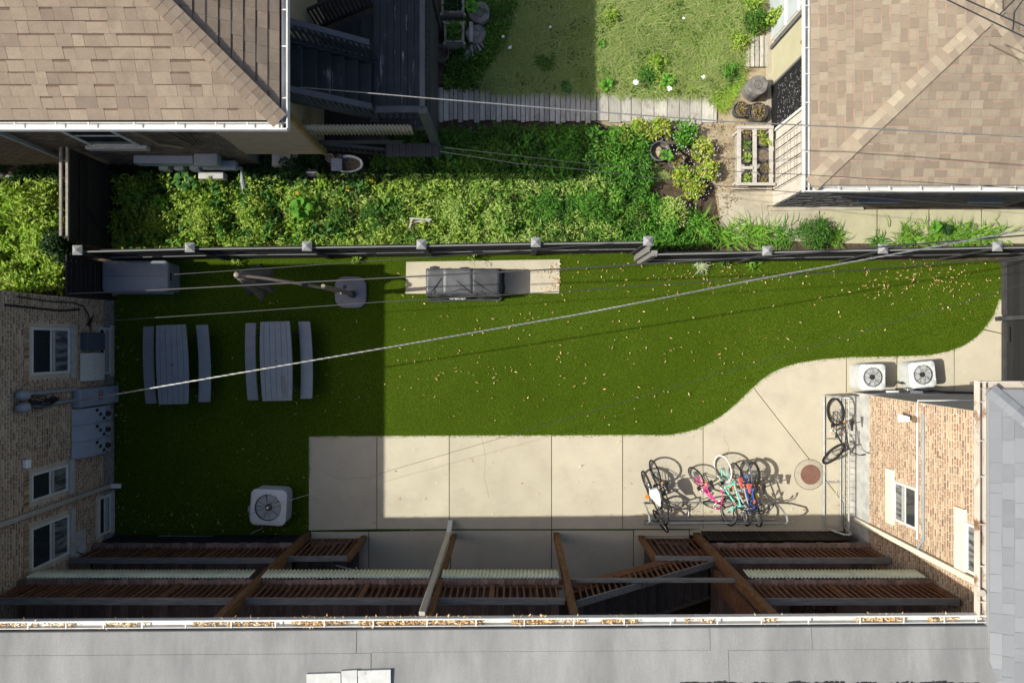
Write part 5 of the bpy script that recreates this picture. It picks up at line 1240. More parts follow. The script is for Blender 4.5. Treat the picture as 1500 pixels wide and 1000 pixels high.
# tree stumps / log rounds
def log(px, py, r, h, label, z0=0):
    p = P(px,py,z0+h); t = thing('log_round', label, 'log', (p.x,p.y,z0)); q = M(); N = 26; vs = []
    for rr, z in ((1.0,z0),(1.02,z0+h*.5),(1.0,z0+h-.02),(.96,z0+h)):
        for k in range(N): a = 2*math.pi*k/N; w_ = r*rr*(1+.04*math.sin(a*3+px)+.025*math.sin(a*7)); vs.append((p.x+w_*math.cos(a),p.y+w_*math.sin(a),z))
    q.add(vs, [(i*N+k,i*N+(k+1) % N,(i+1)*N+(k+1) % N,(i+1)*N+k) for i in range(3) for k in range(N)]+[tuple(3*N+k for k in range(N))]); build(q, 'log', bark, t)
    for f in (.42,): 
        q = M(); q.tube([(p.x+r*f*math.cos(2*math.pi*k/24)*(1+.05*math.sin(k)),p.y+r*f*math.sin(2*math.pi*k/24),z0+h+.001) for k in range(24)],.006,4,closed=True); build(q, 'growth_ring', soil, t)
    return t
log(1111,124,.235,.50,'tall drum shaped stump with flaky grey top by black screen')
log(702,18,.26,.30,'upper round stump beside the wooden planters')
log(697,50,.24,.30,'lower round stump with a short board leaning on it')
b0 = P(690,47,.34); tag(build(M().obox((b0.x,b0.y,.33),(.045,0,0),(0,.24,0),(0,0,.02)), 'board', old_wood_x, bevel=.004), 'short pale board laid between planter and stump', 'board')
# wooden planters
def planter(px, py, hx, hy, h, label, plant, n=120):
    p = P(px,py,h); t = thing('wooden_planter', label, 'planter', (p.x,p.y,0), 'wooden planter boxes'); b_ = .055
    for nm, x0,x1,y0,y1 in (('side',-hx,hx,-hy,-hy+b_),('side',-hx,hx,hy-b_,hy),('side',-hx,-hx+b_,-hy+b_+.002,hy-b_-.002),('side',hx-b_,hx,-hy+b_+.002,hy-b_-.002)):
        build(M().box(p.x+x0,p.x+x1,p.y+y0,p.y+y1,.02,h), nm, old_wood_x, t, bevel=.005)
    for sx in (-1,1):
        for sy in (-1,1): build(M().box(p.x+sx*hx-.03,p.x+sx*hx+.03,p.y+sy*(hy+.01)-.03,p.y+sy*(hy+.01)+.03,0,h-.03), 'leg', old_wood_x, t)
    build(M().box(p.x-hx+b_,p.x+hx-b_,p.y-hy+b_,p.y+hy-b_,h-.12,h-.09), 'soil', soil, t)
    ps = np.stack([p.x+RNG.uniform(-hx*.8,hx*.8,n),p.y+RNG.uniform(-hy*.8,hy*.9,n),h-.08+RNG.uniform(0,.12,n)],1)
    leaves('foliage', ps, rand_dirs(n,.4), rand_dirs(n,1.6), RNG.uniform(.06,.14,n), RNG.uniform(.04,.09,n), plant, t)
planter(663,3,.27,.26,.45,'upper square wooden planter cut by the top of the view',dark_m,90)
planter(665,47,.235,.24,.45,'lower square wooden planter full of leaves beside the stump',mid_m,170)
pot(646,77,.19,.30,'round dark pot half hidden against the stair skirting',pot_g,None,fill=.4)
# pile of bricks and boards
sk = thing('scrap_wood_pile', 'fan of stacked scrap boards at the foot of wooden planter', 'wood pile', (P(685,88).x,P(685,88).y,0))
for i in range(9):
    a = R(-35+i*9); px = 672+i*4; c = P(px,92-i*3.5,.10+.02*i); build(M().obox((c.x,c.y,.10+.022*i),(math.cos(a)*.03,math.sin(a)*.03,0),(-math.sin(a)*.14,math.cos(a)*.14,0),(0,0,.018)), 'board', old_wood_x if i % 2 else bark, sk)
# white shelf frame with pots
wf = thing('plant_shelf', 'flaking white two bay timber frame full of black pots by garage', 'plant shelf', (P(1109,232).x,P(1109,232).y,0))
hz = .42; fx = [P(1083,0,hz).x,P(1106,0,hz).x,P(1130,0,hz).x]; fy = [P(0,268,hz).y,P(0,188,hz).y]
for x in fx: build(M().box(x-.045,x+.045,fy[0],fy[1],hz-.05,hz), 'side_rail', shelf_w, wf, bevel=.004)
for y, xx in ((fy[0]-.03,(fx[0]-.08,fx[2]+.08)),(fy[1]+.02,(fx[0]-.05,fx[2]+.05)),(P(0,246,hz).y,(fx[0]+.05,fx[1]-.05))): build(M().box(xx[0],xx[1],y-.035,y+.035,hz-.02,hz+.025), 'cross_rail', shelf_w, wf, bevel=.004)
for x in fx:
    for y in (fy[0]+.05,fy[1]-.05): build(M().box(x-.03,x+.03,y-.03,y+.03,0,hz-.052), 'leg', shelf_w, wf)
build(M().box(fx[0]-.1,fx[2]+.1,fy[0]-.10,fy[0]-.07,.12,.20), 'kick_board', shelf_w, wf); build(M().box(fx[0],fx[2],fy[0],fy[1],.10,.12), 'shelf_board', old_wood_x, wf)
for i,(px,py,r,lb,pm) in enumerate(((1093,198,.13,'small pot of thin stems, first in the left bay of white shelf',dryplant_m),(1094,212,.14,'pot of mixed weeds, second in the left bay of white shelf',mid_m),(1094,229,.16,'pot of tufted grass, third in the left bay of white shelf',dry_m),
    (1094,261,.155,'pot of fresh green rosettes alone in lower left bay',lime_m),(1118,204,.17,'pot of yellowing grass at the top of the right bay',gold_m),(1118,227,.165,'pot of bare grey soil in the middle of right bay',None),(1122,246,.14,'pot of brown spiky stems in the right bay',dryplant_m),(1119,264,.14,'pot of dark brown stems at right bay end',dryplant_m))):
    pot(px,py,r,.26,lb,pot_m,pm,42,z0=.12,ln=(.05,.11) if i != 4 else (.1,.24))
# white oval tub with grid tray and two small pots
tb = thing('white_tub', 'white oval tub of dark soil in the shade near stairs', 'planter', (P(510,240).x,P(510,240).y,0))
c = P(509,240,.35); N = 36; q = M(); rings = []
for s, z in ((.85,.02),(1,.33),(1.03,.36),(.98,.38),(.86,.36),(.80,.22)): rings.append([(c.x+.33*s*math.cos(2*math.pi*k/N)*(1.12 if math.cos(2*math.pi*k/N) > 0 else .95),c.y+.205*s*math.sin(2*math.pi*k/N),z) for k in range(N)])
vs = [p for rg in rings for p in rg]; q.add(vs, [(i*N+k,i*N+(k+1) % N,(i+1)*N+(k+1) % N,(i+1)*N+k) for i in range(5) for k in range(N)]); build(q, 'tub', white_p, tb)
build(M().add([(x,y,.27) for x,y,_ in rings[5]],[tuple(range(N))]), 'soil', pot_soil, tb)
gt_ = thing('grid_tray', 'pale gridded plastic tray lying over the end of white tub', 'tray', (P(492,240,.4).x,P(492,240,.4).y,.385))
c = P(493,241,.4); build(M().obox((c.x,c.y,.395),(.13,0,0),(0,.15,0),(0,0,.008)), 'tray', mat('pale blue grey plastic', (.40,.43,.48), (.33,.36,.40), 5, .5), gt_)
for k in range(-3,4):
    build(M().box(c.x+k*.04-.006,c.x+k*.04+.006,c.y-.148,c.y+.148,.404,.410), 'tray_rib', meter_blue, gt_); build(M().box(c.x-.128,c.x+.128,c.y+k*.042-.006,c.y+k*.042+.006,.4105,.414), 'tray_rib', meter_blue, gt_)
pot(483,231,.10,.16,'small pale green saucer pot on the tub edge',mat('pale green plastic', (.30,.34,.26), None, rough=.6),None,z0=.25); pot(498,229,.06,.12,'tiny black pot beside the gridded tray',pot_m,None,z0=.3)
bxx = thing('planter_box', 'dark box with white rim half hidden in shaded leaves', 'box', (P(455,252).x,P(455,252).y,0))
c = P(455,255,.3); build(M().box(c.x-.17,c.x+.17,c.y-.08,c.y+.12,0,.28), 'box', pot_m, bxx, bevel=.01); build(M().box(c.x-.15,c.x+.13,c.y+.02,c.y+.06,.282,.30), 'rim', white_p, bxx)
# old garden chair frame and two pots near the fence
ch = thing('broken_chair', 'weathered white chair frame sunk in the sunlit bed by fence', 'chair', (P(618,325).x,P(618,325).y,0))
for a, b_ in ((P(600,320,.55),P(632,322,.5)),(P(604,320,.55),P(600,334,.3)),(P(606,325,.45),P(630,324,.45))): build(M().beam(a,b_,.04,.035), 'rail', shelf_w, ch)
q = M(); q.tube([P(600,333,.4),P(602,340,.1)],.018,6); build(q, 'leg', shelf_w, ch)
pot(606,346,.10,.30,'small round brown pot below the chair frame',mat('brown pot', (.10,.07,.055), (.14,.10,.08), 6),None); pot(617,344,.11,.32,'brown pot with a dark rim beside the fence post cap',bpy.data.materials['brown pot'],None); pot(626,343,.10,.28,'third brown pot right of the chair frame',bpy.data.materials['brown pot'],dryplant_m,20)
for i,(px,py,r,lb) in enumerate(((5,258,.10,'small pale rock at the left edge of shaded bed'),(18,259,.13,'flat yellowish rock in the shaded bed by house wall'),(288,268,.14,'reddish brick lump in shaded leaves'),(440,348,.2,'dry brown mound against the fence'))):
    p = P(px,py); q = M(); q.lathe([(0,.12),(r*.5,.115),(r*.9,.07),(r,.0)],(p.x,p.y),9); q.v = [(v[0]+RNG.uniform(-.02,.02),v[1]+RNG.uniform(-.02,.02)*.8,v[2]) for v in q.v]
    tag(build(q, 'rock', [render_grey,concrete_old,brick_d,dry_soil][i]), lb, 'rock')

# ------------------------------------------------------------------ planting
def vnoise(x, y, s, seed):
    out = np.zeros_like(x)
    r = np.random.default_rng(seed)
    for k in range(5):
        a = r.uniform(0,6.28); f = s*(1.0+.7*k); out += np.sin((x*math.cos(a)+y*math.sin(a))*f+r.uniform(0,6.28)+1.3*np.sin((x*math.sin(a*1.7)-y*math.cos(a*1.7))*f*.7))/(1+.5*k)
    return out
def bed(name, poly, n, hlo, hhi, ln, wd, mt, seed, gaps=.15, sc=4.5, up=.35, kind='stuff', fold=.25, clump=.06):
    """leaves hung on many small stems; height swells and gaps follow a clump field"""
    p = sample_poly(poly, int(n*1.5)); f = vnoise(p[:,0],p[:,1],sc,seed); f = (f-f.min())/(f.max()-f.min())
    keep = f > gaps*RNG.uniform(.5,1.5,len(f)); p = p[keep][:n]; f = f[keep][:n]; n = len(p)
    ns = max(20,n//14); cent = p[RNG.integers(0,n,ns)]; ci = RNG.integers(0,ns,n)
    q = np.where(RNG.random((n,1)) < .75, cent[ci]+RNG.normal(0,clump,(n,2)), p)
    f = vnoise(q[:,0],q[:,1],sc,seed); f = np.clip((f+2.2)/4.4,0,1)
    hh = (hlo+(hhi-hlo)*f)*(.75+.25*np.sin(ci*12.9)); z = hh*RNG.random(n)**.55
    pos = np.stack([q[:,0],q[:,1],z],1)
    return leaves(name, pos, rand_dirs(n,up), rand_dirs(n,1.3), RNG.uniform(*ln,n), RNG.uniform(*wd,n), mt, kind=kind, fold=fold)
# continuous ground cover, too tangled to count
bed('ground_cover', gp((175,262),(470,268),(560,262),(700,270),(700,364),(172,366)), 21000, .15,.66,(.06,.14),(.03,.065), lime_m, 1, gaps=.28)
bed('ground_cover', gp((430,262),(870,262),(905,276),(905,363),(430,364)), 25000, .15,.62,(.05,.12),(.018,.042), dry_m, 2, gaps=.27, sc=5)
bed('ground_cover', gp((640,198),(700,192),(870,192),(905,196),(925,240),(880,282),(640,272)), 15000, .12,.50,(.06,.13),(.03,.06), mid_m, 3, gaps=.2)
bed('ground_cover', gp((800,198),(930,192),(945,215),(955,290),(1030,325),(1045,362),(800,363)), 20000, .15,.58,(.06,.14),(.022,.05), fern_m, 4, gaps=.3)
bed('ground_cover', gp((360,235),(470,232),(480,258),(650,255),(650,278),(360,272)), 9000, .15,.5,(.05,.11),(.03,.06), dark_m, 5, gaps=.2)
bed('ground_cover', gp((560,205),(650,198),(660,262),(540,268)), 6500, .1,.4,(.05,.10),(.03,.055), mid_m, 6, gaps=.25)
bed('ground_cover', gp((-60,280),(95,268),(100,352),(102,425),(-60,432)), 13000, .2,.80,(.07,.16),(.03,.065), lime_m, 7, gaps=.2)
bed('ground_cover', gp((-60,240),(92,242),(90,275),(-60,280)), 2600, .08,.3,(.05,.10),(.03,.06), dark_m, 8, gaps=.4)
bed('ground_cover', gp((165,245),(360,242),(360,275),(170,290)), 2600, .08,.35,(.06,.13),(.04,.08), dark_m, 9, gaps=.4)
bed('ground_cover', gp((655,60),(690,0),(760,0),(740,60),(700,130),(655,132)), 7000, .08,.32,(.06,.13),(.03,.06), mid_m, 10, gaps=.35)
bed('fallen_leaves', gp((1040,180),(1120,175),(1075,300),(1045,330)), 700, .0,.03,(.03,.07),(.012,.03), earth_leaf, 21, gaps=.3, up=.05)
# larger and drier leaves mixed through the bed, low weeds in the rough grass
bed('ground_cover', gp((190,275),(700,275),(905,285),(905,362),(190,364)), 1500, .35,.72,(.11,.20),(.06,.11), mid_m, 31, gaps=.5, sc=3.2)
bed('ground_cover', gp((200,272),(560,272),(560,362),(200,364)), 800, .4,.75,(.12,.22),(.07,.12), hosta_m, 32, gaps=.55, sc=2.8)
bed('ground_cover', gp((380,280),(1000,290),(1000,360),(380,364)), 900, .3,.66,(.06,.15),(.012,.03), dryplant_m, 33, gaps=.5, sc=3.6)
bed('ground_cover', gp((640,198),(900,198),(900,275),(640,270)), 900, .3,.55,(.12,.20),(.05,.09), fern_m, 34, gaps=.5, sc=3)
bed('ground_cover', gp((870,-40),(1120,-40),(1090,70),(1060,140),(870,138)), 3600, .04,.24,(.05,.12),(.02,.045), mid_m, 35, gaps=.58, sc=2.4)
bed('ground_cover', gp((700,-20),(865,-20),(865,136),(690,132)), 2000, .04,.2,(.05,.12),(.02,.045), dark_m, 36, gaps=.55, sc=2.4)
bed('ground_cover', gp((880,100),(1075,90),(1050,145),(880,143)), 1800, .05,.25,(.05,.12),(.015,.035), lime_m, 37, gaps=.5, sc=3)
def plant(name, px, py, r, h, n, label, mt, ln=(.05,.10), wd=(.02,.05), cat='plant', up=.35, stems=7, grp=None, shape='dome'):
    p = P(px,py,h*.6); t = thing(name, label, cat, (p.x,p.y,0), grp)
    sm = M()
    for k in range(stems):
        a = 2*math.pi*k/stems+RNG.uniform(0,.6); rr = r*RNG.uniform(.3,.75); sm.tube([(p.x,p.y,-.02),(p.x+rr*.4*math.cos(a),p.y+rr*.4*math.sin(a),h*.45),(p.x+rr*math.cos(a),p.y+rr*math.sin(a),h*RNG.uniform(.6,.9))],[.012,.009,.004],5)
    build(sm, 'stem', gate_wood, t)
    nl = max(8,n//11); ca = RNG.uniform(0,2*np.pi,nl); cr = r*np.sqrt(RNG.random(nl)); ch_ = h*np.sqrt(np.clip(1-(cr/r)**2*.8,0,1))*RNG.uniform(.6,1.05,nl)
    ci = RNG.integers(0,nl,n); x = p.x+cr[ci]*np.cos(ca[ci])+RNG.normal(0,r*.14,n); y = p.y+cr[ci]*np.sin(ca[ci])+RNG.normal(0,r*.14,n); z = ch_[ci]*RNG.uniform(.7,1.02,n)
    leaves('foliage', np.stack([x,y,z],1), rand_dirs(n,up), rand_dirs(n,1.4), RNG.uniform(*ln,n), RNG.uniform(*wd,n), mt, t)
    return t
# rounded shrubs that stand out of the bed
for px,py,r,h,n,lb,m_ in ((82,358,.34,.85,2200,'dark rounded bush by the leftmost fence post',dark_m),(235,318,.38,.65,1300,'lime shrub at the left end of the sunlit bed',lime_m),(300,322,.40,.7,1400,'leafy lime shrub right of the leftmost bed shrub',lime_m),
  (372,318,.38,.68,1300,'lime shrub left of the big leaved plant',lime_m),(500,322,.36,.62,1200,'mid green shrub right of the big leaved plant',mid_m),(548,318,.34,.6,1200,'bright ferny shrub left of the broken chair frame',fern_m),
  (585,302,.28,.55,800,'shrub dotted with pale blossom above the broken chair',mid_m),(668,310,.36,.62,1300,'greyish loose shrub right of the broken chair',dry_m),(735,318,.40,.66,1400,'greyish shrub above the grill pad',dry_m),
  (800,305,.38,.66,1400,'feathery bright shrub right of the shadow edge',fern_m),(862,300,.40,.7,1500,'dense ferny shrub at the centre right of bed',fern_m),(930,318,.36,.58,1200,'dark green shrub near the stepped fence post',mid_m),
  (985,312,.36,.6,1200,'mixed shrub with silver leaves near the walk',dry_m),(1195,340,.36,.55,1300,'feathery shrub growing between fence and alley slabs',fern_m),(735,226,.36,.5,1300,'shaded green shrub below the boardwalk',mid_m),
  (835,228,.36,.52,1300,'shrub on the shadow edge below the boardwalk',fern_m),(690,230,.36,.5,1100,'shaded leafy shrub near the end of stairs',mid_m),(605,240,.3,.45,800,'shaded bush at the end of the plank strip',mid_m),(425,245,.34,.6,900,'dark shrub against tan siding foot',dark_m),
  (1110,28,.26,.5,700,'green shrub above the pallet by garage corner',mid_m),(800,90,.25,.25,260,'low broad weed patch in the shaded grass',mid_m)):
    plant('shrub', px,py,r,h,n,lb,m_,cat='shrub',ln=(.045,.10) if m_ is not fern_m else (.06,.13),wd=(.025,.05) if m_ is not fern_m else (.012,.028))
# gold leaved border round the tubs
for px,py,r,lb in ((965,92,.26,'tall leafy weed clump in the middle of sunny grass'),(948,112,.22,'leafy weed clump by white bloom at boardwalk'),(1085,60,.24,'green weed clump at the right edge of sunny grass'),(1070,105,.22,'fresh green weed at lower right corner of grass'),(895,25,.18,'pale weed tuft near the top of the sunny grass'),(1105,5,.24,'weed clump at the top right of sunny grass')):
    plant('weed', px,py,r,.32,260,lb,lime_m if px % 2 else fern_m,ln=(.06,.14),wd=(.02,.04))
for i,(px,py,r) in enumerate(((912,200,.22),(940,190,.24),(968,188,.24),(1005,195,.28),(1028,218,.26),(1038,250,.24),(1018,275,.26),(1000,256,.22))):
    plant('gold_shrub', px,py,r,.42,420,('gold leaved plant left of the earth tub','gold plant at the path edge above the earth tub','gold plant directly above the earth tub','bright green and gold plant right of the tubs','gold plant at the right tip of the border','gold plant on the right border edge facing the shelf','lower right gold plant of the border','pale gold plant just below the dry tub')[i], gold_m if i not in (3,) else bigleaf_m, cat='shrub', ln=(.06,.13), wd=(.03,.06), grp='gold leaved border plants')
n = 230; pp = sample_poly(gp((905,180),(1045,185),(1050,280),(990,340),(1000,250),(930,195)), n); ps = np.stack([pp[:,0],pp[:,1],RNG.uniform(.25,.5,n)],1)
leaves('pale_blossom', ps, rand_dirs(n,.5), rand_dirs(n,2), RNG.uniform(.02,.04,n), RNG.uniform(.02,.035,n), purple_m, kind='stuff')
# big leaved and strap leaved plants
def bigleaf(px, py, label, size, n, mt, h=.5, spread=.25, cat='plant', name='broadleaf_plant'):
    p = P(px,py,h); t = thing(name, label, cat, (p.x,p.y,0))
    for k in range(n):
        a = 2*math.pi*k/n+RNG.uniform(-.3,.3); s = size*RNG.uniform(.75,1.1); r0 = spread*RNG.uniform(.15,.6); z = h*RNG.uniform(.7,1.0)
        q = M(); K = 7; vs = []; ca, sa = math.cos(a), math.sin(a); bx, by = p.x+r0*ca, p.y+r0*sa
        prof = (.05,.36,.48,.50,.42,.26,.02)
        for i in range(K):
            f = i/(K-1); l = s*f; wv = s*prof[i]; zz = z+.05*math.sin(f*2.6)-s*.35*f*f
            for j in (-1,0,1): vs.append((bx+l*ca-j*wv*sa, by+l*sa+j*wv*ca, zz+(.10*wv if j else -.02*(i > 0 and i < K-1))))
        q.add(vs, [(i*3+j,(i+1)*3+j,(i+1)*3+j+1,i*3+j+1) for i in range(K-1) for j in (0,1)])
        q.tube([(p.x,p.y,0),(bx*.4+p.x*.6,by*.4+p.y*.6,z*.7),(bx,by,z)],.007,4)
        build(q, 'leaf', mt, t)
    return t
bigleaf(438,303,'plant with seven large bright heart shaped leaves in the sunlit bed','' or .24,8,bigleaf_m,.75,.22)
bigleaf(196,289,'two bright leaves catching the sun beside the dark gate',.17,4,bigleaf_m,.5,.1)
bigleaf(207,265,'shaded hosta with wide dull leaves near the gate',.20,8,hosta_m,.3,.2); bigleaf(170,270,'shaded hosta closest to the brown gate',.18,7,hosta_m,.3,.2)
bigleaf(268,262,'tall shaded plant with big green leaves below the meters',.20,10,hosta_m,.55,.2); bigleaf(232,296,'leafy plant with pale broad leaves at the shade line',.15,6,bigleaf_m,.5,.12)
bigleaf(658,222,'single star of broad leaves in the shaded bed',.15,6,hosta_m,.55,.08); bigleaf(690,8,'broad leaved weed drooping over the upper stump',.15,6,bigleaf_m,.5,.14)
bigleaf(978,226,'lush green broad plant right behind the earth tub',.12,9,bigleaf_m,.45,.12); bigleaf(890,122,'broad green weed at the left front of sunny grass',.13,7,bigleaf_m,.25,.14); bigleaf(978,118,'broad green weed beside white flower at boardwalk edge',.13,7,bigleaf_m,.25,.14); bigleaf(828,126,'broad leaved weed at shaded boardwalk edge',.12,6,hosta_m,.2,.12)
bigleaf(880,64,'low leafy weed in the middle of sunny grass',.09,6,bigleaf_m,.18,.08)
def strap(px, py, label, n, ln, mt, h=.1, spread=.1, name='lily_clump', cat='plant', wd=(.018,.035)):
    p = P(px,py,.2); t = thing(name, label, cat, (p.x,p.y,0)); ps = np.stack([p.x+RNG.normal(0,spread,n),p.y+RNG.normal(0,spread*.8,n),RNG.uniform(0,h,n)],1)
    blades('foliage', ps, rand_dirs(n,.9), RNG.uniform(ln*.6,ln,n), RNG.uniform(*wd,n), mt, t, bend=.7); return t
strap(1020,325,'strap leaved clump at the walk corner',70,.55,lily_m); strap(1065,343,'long strap leaved clump along the fence by the walk',110,.5,lily_m,spread=.16); strap(1110,342,'lily clump right of the first strap clump by fence',120,.5,lily_m,spread=.18); strap(1148,345,'ferny lily clump just left of the alley shrub',80,.45,fern_m,spread=.16)
strap(1225,346,'low strap clump at the edge of alley slabs',60,.4,lily_m); strap(1338,347,'strap clump left of the fern pair behind the fence',100,.45,lily_m,spread=.18); strap(1378,344,'broad lily clump under the white cable',100,.42,lily_m,spread=.18); strap(1415,345,'lily clump with pale blooms beneath the cable',110,.42,lily_m,spread=.18); strap(1455,344,'rightmost lily clump behind the fence',80,.4,lily_m,spread=.16); strap(1290,352,'small green tuft behind the fence post',50,.3,fern_m)
strap(560,332,'bright tuft of narrow leaves against the fence',90,.42,fern_m,spread=.12)
bigleaf(1372,332,'small fern beside its dark twin behind the fence',.14,8,bigleaf_m,.3,.05); bigleaf(1388,335,'dark leaved fern twin behind the fence',.13,8,dark_m,.3,.05)
strap(1028,386,'variegated white green tuft on lawn in front of fence',60,.26,varie_m,spread=.06,wd=(.02,.035)); strap(1107,384,'small grass tuft at fence foot under the post',30,.2,lily_m)
plant('weed', 345,381,.12,.2,60,'small weed on the sunlit strip at the foot of left fence',lime_m,ln=(.04,.08),stems=3); plant('weed', 521,378,.12,.2,60,'small weed at fence foot above the parasol base',lime_m,ln=(.04,.08),stems=3); plant('weed', 692,375,.22,.5,70,'wispy weed leaning from the fence over the grill pad',dry_m,ln=(.04,.08),wd=(.01,.025),stems=5); plant('weed', 1060,384,.12,.2,60,'dark weed beside the variegated tuft',mid_m,ln=(.05,.1),stems=3)
plant('ivy', 1137,22,.16,.9,500,'bright lime creeper climbing at the garage door edge',lime_m,ln=(.05,.09),wd=(.03,.06)); 
# flowers
for px,py,s,lb,m_ in ((931,121,.06,'large white bloom at the left of boardwalk edge',petal),(980,130,.06,'large white bloom resting on the boardwalk edge',petal),(1030,113,.04,'white bloom at right of sunny grass',petal),(747,70,.04,'white bloom in shaded weeds right of the stumps',petal),(737,54,.035,'upper white bloom right of stumps',petal),(806,40,.03,'white bloom on shaded grass',petal),(1001,27,.03,'white bloom high in the sunny grass',petal),(435,282,.035,'orange flower above the big leaved plant',petal_y),(545,264,.035,'small orange flower in the shaded bed',petal_y),(510,279,.03,'orange yellow flower below the pallet step',petal_y)):
    p = P(px,py,.4); t = thing('flower', lb, 'flower', (p.x,p.y,0)); n = 14; a = np.linspace(0,2*np.pi*2,n)
    leaves('petals', np.tile([[p.x,p.y,.4]],(n,1))+RNG.normal(0,s*.15,(n,3)), np.stack([np.cos(a),np.sin(a),np.full(n,.4)],1), np.tile([[0,0,1.]],(n,1)), np.full(n,s*1.2), np.full(n,s*.8), m_, t)
    q = M(); q.tube([(p.x,p.y,0),(p.x+.01,p.y,.4)],.006,4); build(q, 'stem', bigleaf_m, t)
# rough grass of the yard
def meadow():
    poly = gp((700,-40),(1125,-40),(1100,60),(1080,120),(1040,142),(870,140),(700,134),(720,60)); n = 52000; p = sample_poly(poly,n)
    f = vnoise(p[:,0],p[:,1],3.2,44); a = vnoise(p[:,0],p[:,1],1.6,45)*1.5+RNG.normal(0,1.3,n)
    d = np.stack([np.cos(a),np.sin(a),RNG.uniform(.15,.9,n)],1); d /= np.linalg.norm(d,axis=1,keepdims=True)
    blades('meadow_grass', np.stack([p[:,0],p[:,1],RNG.uniform(-.01,.10,n)],1), d, RNG.uniform(.12,.36,n)*(1+.3*f/2.5), RNG.uniform(.007,.014,n), meadow_m, kind='stuff', bend=.7)
    poly = gp((1060,100),(1095,70),(1085,120),(1060,165),(1040,150)); n = 5000; p = sample_poly(poly,n); blades('meadow_grass', np.stack([p[:,0],p[:,1],np.zeros(n)],1), rand_dirs(n,.8), RNG.uniform(.1,.25,n), RNG.uniform(.006,.012,n), lime_m, kind='stuff', bend=.7)
    poly = gp((870,200),(960,240),(985,260),(900,285),(860,250)); n = 9000; p = sample_poly(poly,n); blades('meadow_grass', np.stack([p[:,0],p[:,1],np.zeros(n)],1), rand_dirs(n,.8), RNG.uniform(.05,.14,n), RNG.uniform(.006,.012,n), meadow_m, kind='stuff', bend=.7)
meadow()
# fallen leaves and pods on lawn and patio
def litter():
    L = [sample_poly(gp((580,385),(1450,385),(1440,440),(1250,500),(1150,520),(1080,575),(1000,620),(580,625)),330), sample_poly(gp((170,440),(565,440),(565,630),(450,630),(450,780),(170,780)),120),
         np.stack([RNG.normal(P(1350,0).x,1.0,170),RNG.normal(P(0,410).y,.30,170)],1), np.stack([RNG.normal(P(1040,0).x,1.6,110),RNG.normal(P(0,400).y,.2,110)],1), np.stack([RNG.uniform(-9.7,-9.4,70),RNG.uniform(-4.4,.8,70)],1),
         np.stack([RNG.uniform(-9.6,-5.2,60),RNG.normal(-4.4,.15,60)],1), sample_poly(gp((455,640),(1030,640),(1030,775),(455,775)),70), np.stack([RNG.normal(P(1000,0).x,.5,60),RNG.normal(P(0,748).y,.16,60)],1), np.stack([RNG.normal(P(1080,0).x,.9,50),RNG.normal(P(0,750).y,.12,50)],1),
         np.stack([RNG.normal(P(1222,0).x,.15,60),RNG.uniform(P(0,765).y,P(0,600).y,60)],1), np.stack([RNG.normal(P(812,0).x,.1,60),RNG.uniform(P(0,430).y,P(0,385).y,60)],1)]
    p = np.concatenate(L); p = p[(p[:,1] < 1.95) & (p[:,0] < 11.9)]; n = len(p)
    leaves('fallen_leaves', np.stack([p[:,0],p[:,1],np.full(n,.026)+RNG.uniform(0,.018,n)],1), rand_dirs(n,.05), rand_dirs(n,2.5), .03+.08*RNG.random(n)**1.6, RNG.uniform(.010,.026,n), leaf_dry, kind='stuff', fold=.35)
    L = np.stack([RNG.normal(-3.3,1.0,40).clip(-4.9,-1.7), RNG.uniform(-4.6,-4.3,40)],1); n = 40
litter()
p = P(688,700,.02)

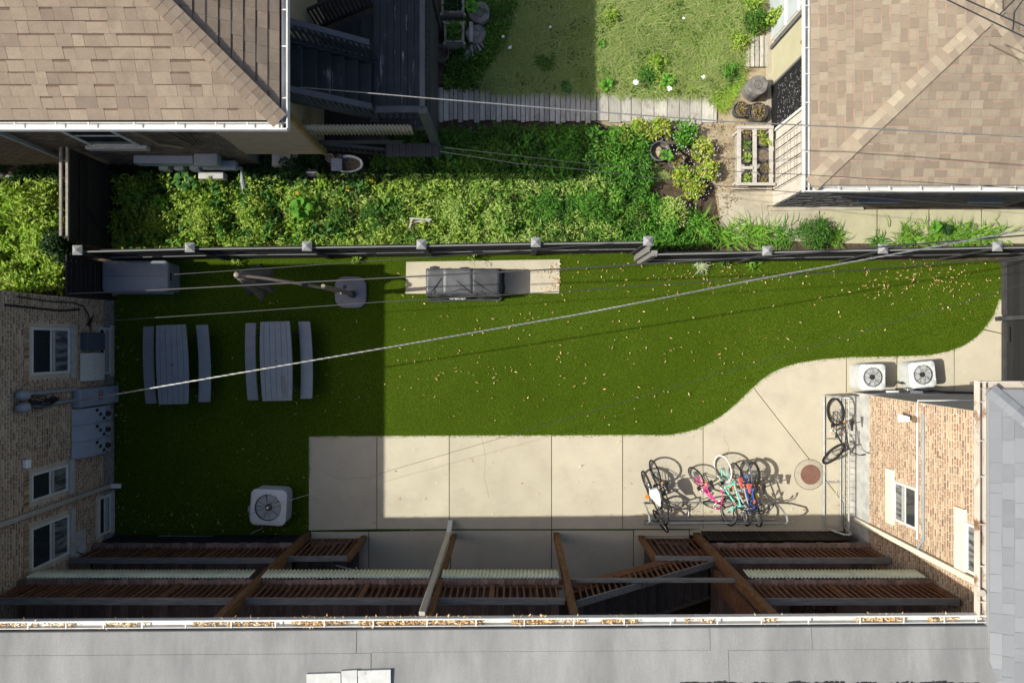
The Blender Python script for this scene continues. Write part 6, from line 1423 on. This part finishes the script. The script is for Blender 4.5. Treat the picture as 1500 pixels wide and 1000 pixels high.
# ------------------------------------------------------------------ overhead lines
def line(pts, r, mt, label, name='overhead_cable', sag=.0, twist=False, n=24):
    V = [P(*q) for q in pts]; out = []
    for a, b_ in zip(V, V[1:]):
        for i in range(n): f = i/n; q = a.lerp(b_, f); q.z -= sag*4*f*(1-f); out.append(q)
    out.append(V[-1]); m = M(); m.tube(out, r, 6)
    if twist:
        for ph in (0,2.1,4.2):
            d = []
            L = 0
            for a, b_ in zip(out, out[1:]):
                for k in range(4):
                    q = a.lerp(b_,k/4); w_ = ph+L; L += .9; d.append(q+Vector((0,math.cos(w_)*r*1.1,math.sin(w_)*r*1.1)))
            m.tube(d, r*.62, 4)
    return tag(build(m, name, mt), label, 'cable', 'overhead cables')
line([(62,596,3.0),(165,578,3.45),(560,510,4.25),(850,460,4.8),(1100,411,5.25),(1560,326,6.0)],.0095,cable_l,'thick pale twisted cable crossing the whole lawn diagonally to the right',twist=True,n=20)
line([(100,430,3.4),(160,428,3.5),(300,421,3.8),(566,407,4.4),(820,394,4.9),(1100,377,5.3),(1560,340,5.8)],.013,cable_d,'dark cable running above the fence and the covered grill')
line([(140,471,3.3),(350,457,3.8),(560,442,4.3),(820,427,4.8),(1200,400,5.3),(1560,372,5.8)],.007,cable_d,'thin dark wire above the picnic tables and grill pad')
line([(255,402,3.8),(420,391,4.2),(560,381,4.4),(700,372,4.6),(900,356,4.9)],.006,cable_d,'thin wire from the storage box corner along the fence')
line([(440,128,4.3),(640,145,4.6),(860,163,4.9),(1060,178,5.2),(1230,186,5.4),(1560,204,5.8)],.011,cable_l,'pale cable from the dark stairs over boardwalk to garage roof')
line([(645,222,3.6),(760,240,3.9),(860,249,4.2),(1050,272,4.5),(1190,284,4.7),(1560,310,5)],.006,cable_d,'lower thin wire above the shaded bed towards garage gutter')
line([(650,216,3.6),(860,240,4.0),(1050,250,4.3),(1180,256,4.5),(1560,280,5)],.006,cable_d,'upper thin wire over the white plant shelf and garage roof')
for k,(a,b_,lb) in enumerate((((1375,-6),(1520,64),'dark wire crossing the garage roof corner, lower one'),((1402,-6),(1520,47),'dark wire crossing the garage roof corner, upper one'),((1492,-6),(1464,22),'short dark wire hanging at the top right corner'))):
    line([(*a,5.6),(*b_,5.6)],.012,cable_d,lb)
line([(1503,-6,5.6),(1486,18,5.4),(1484,44,5.6)],.012,cable_d,'curved dark jumper wire at the top right corner')
line([(262,796,.3),(345,762,1.6),(398,740,2.2),(452,724,2.55),(748,637,3.6),(1560,398,5.6)],.0035,cable_d,'thin drooping wire over the lone air conditioner')
print('objects', len(bpy.data.objects))
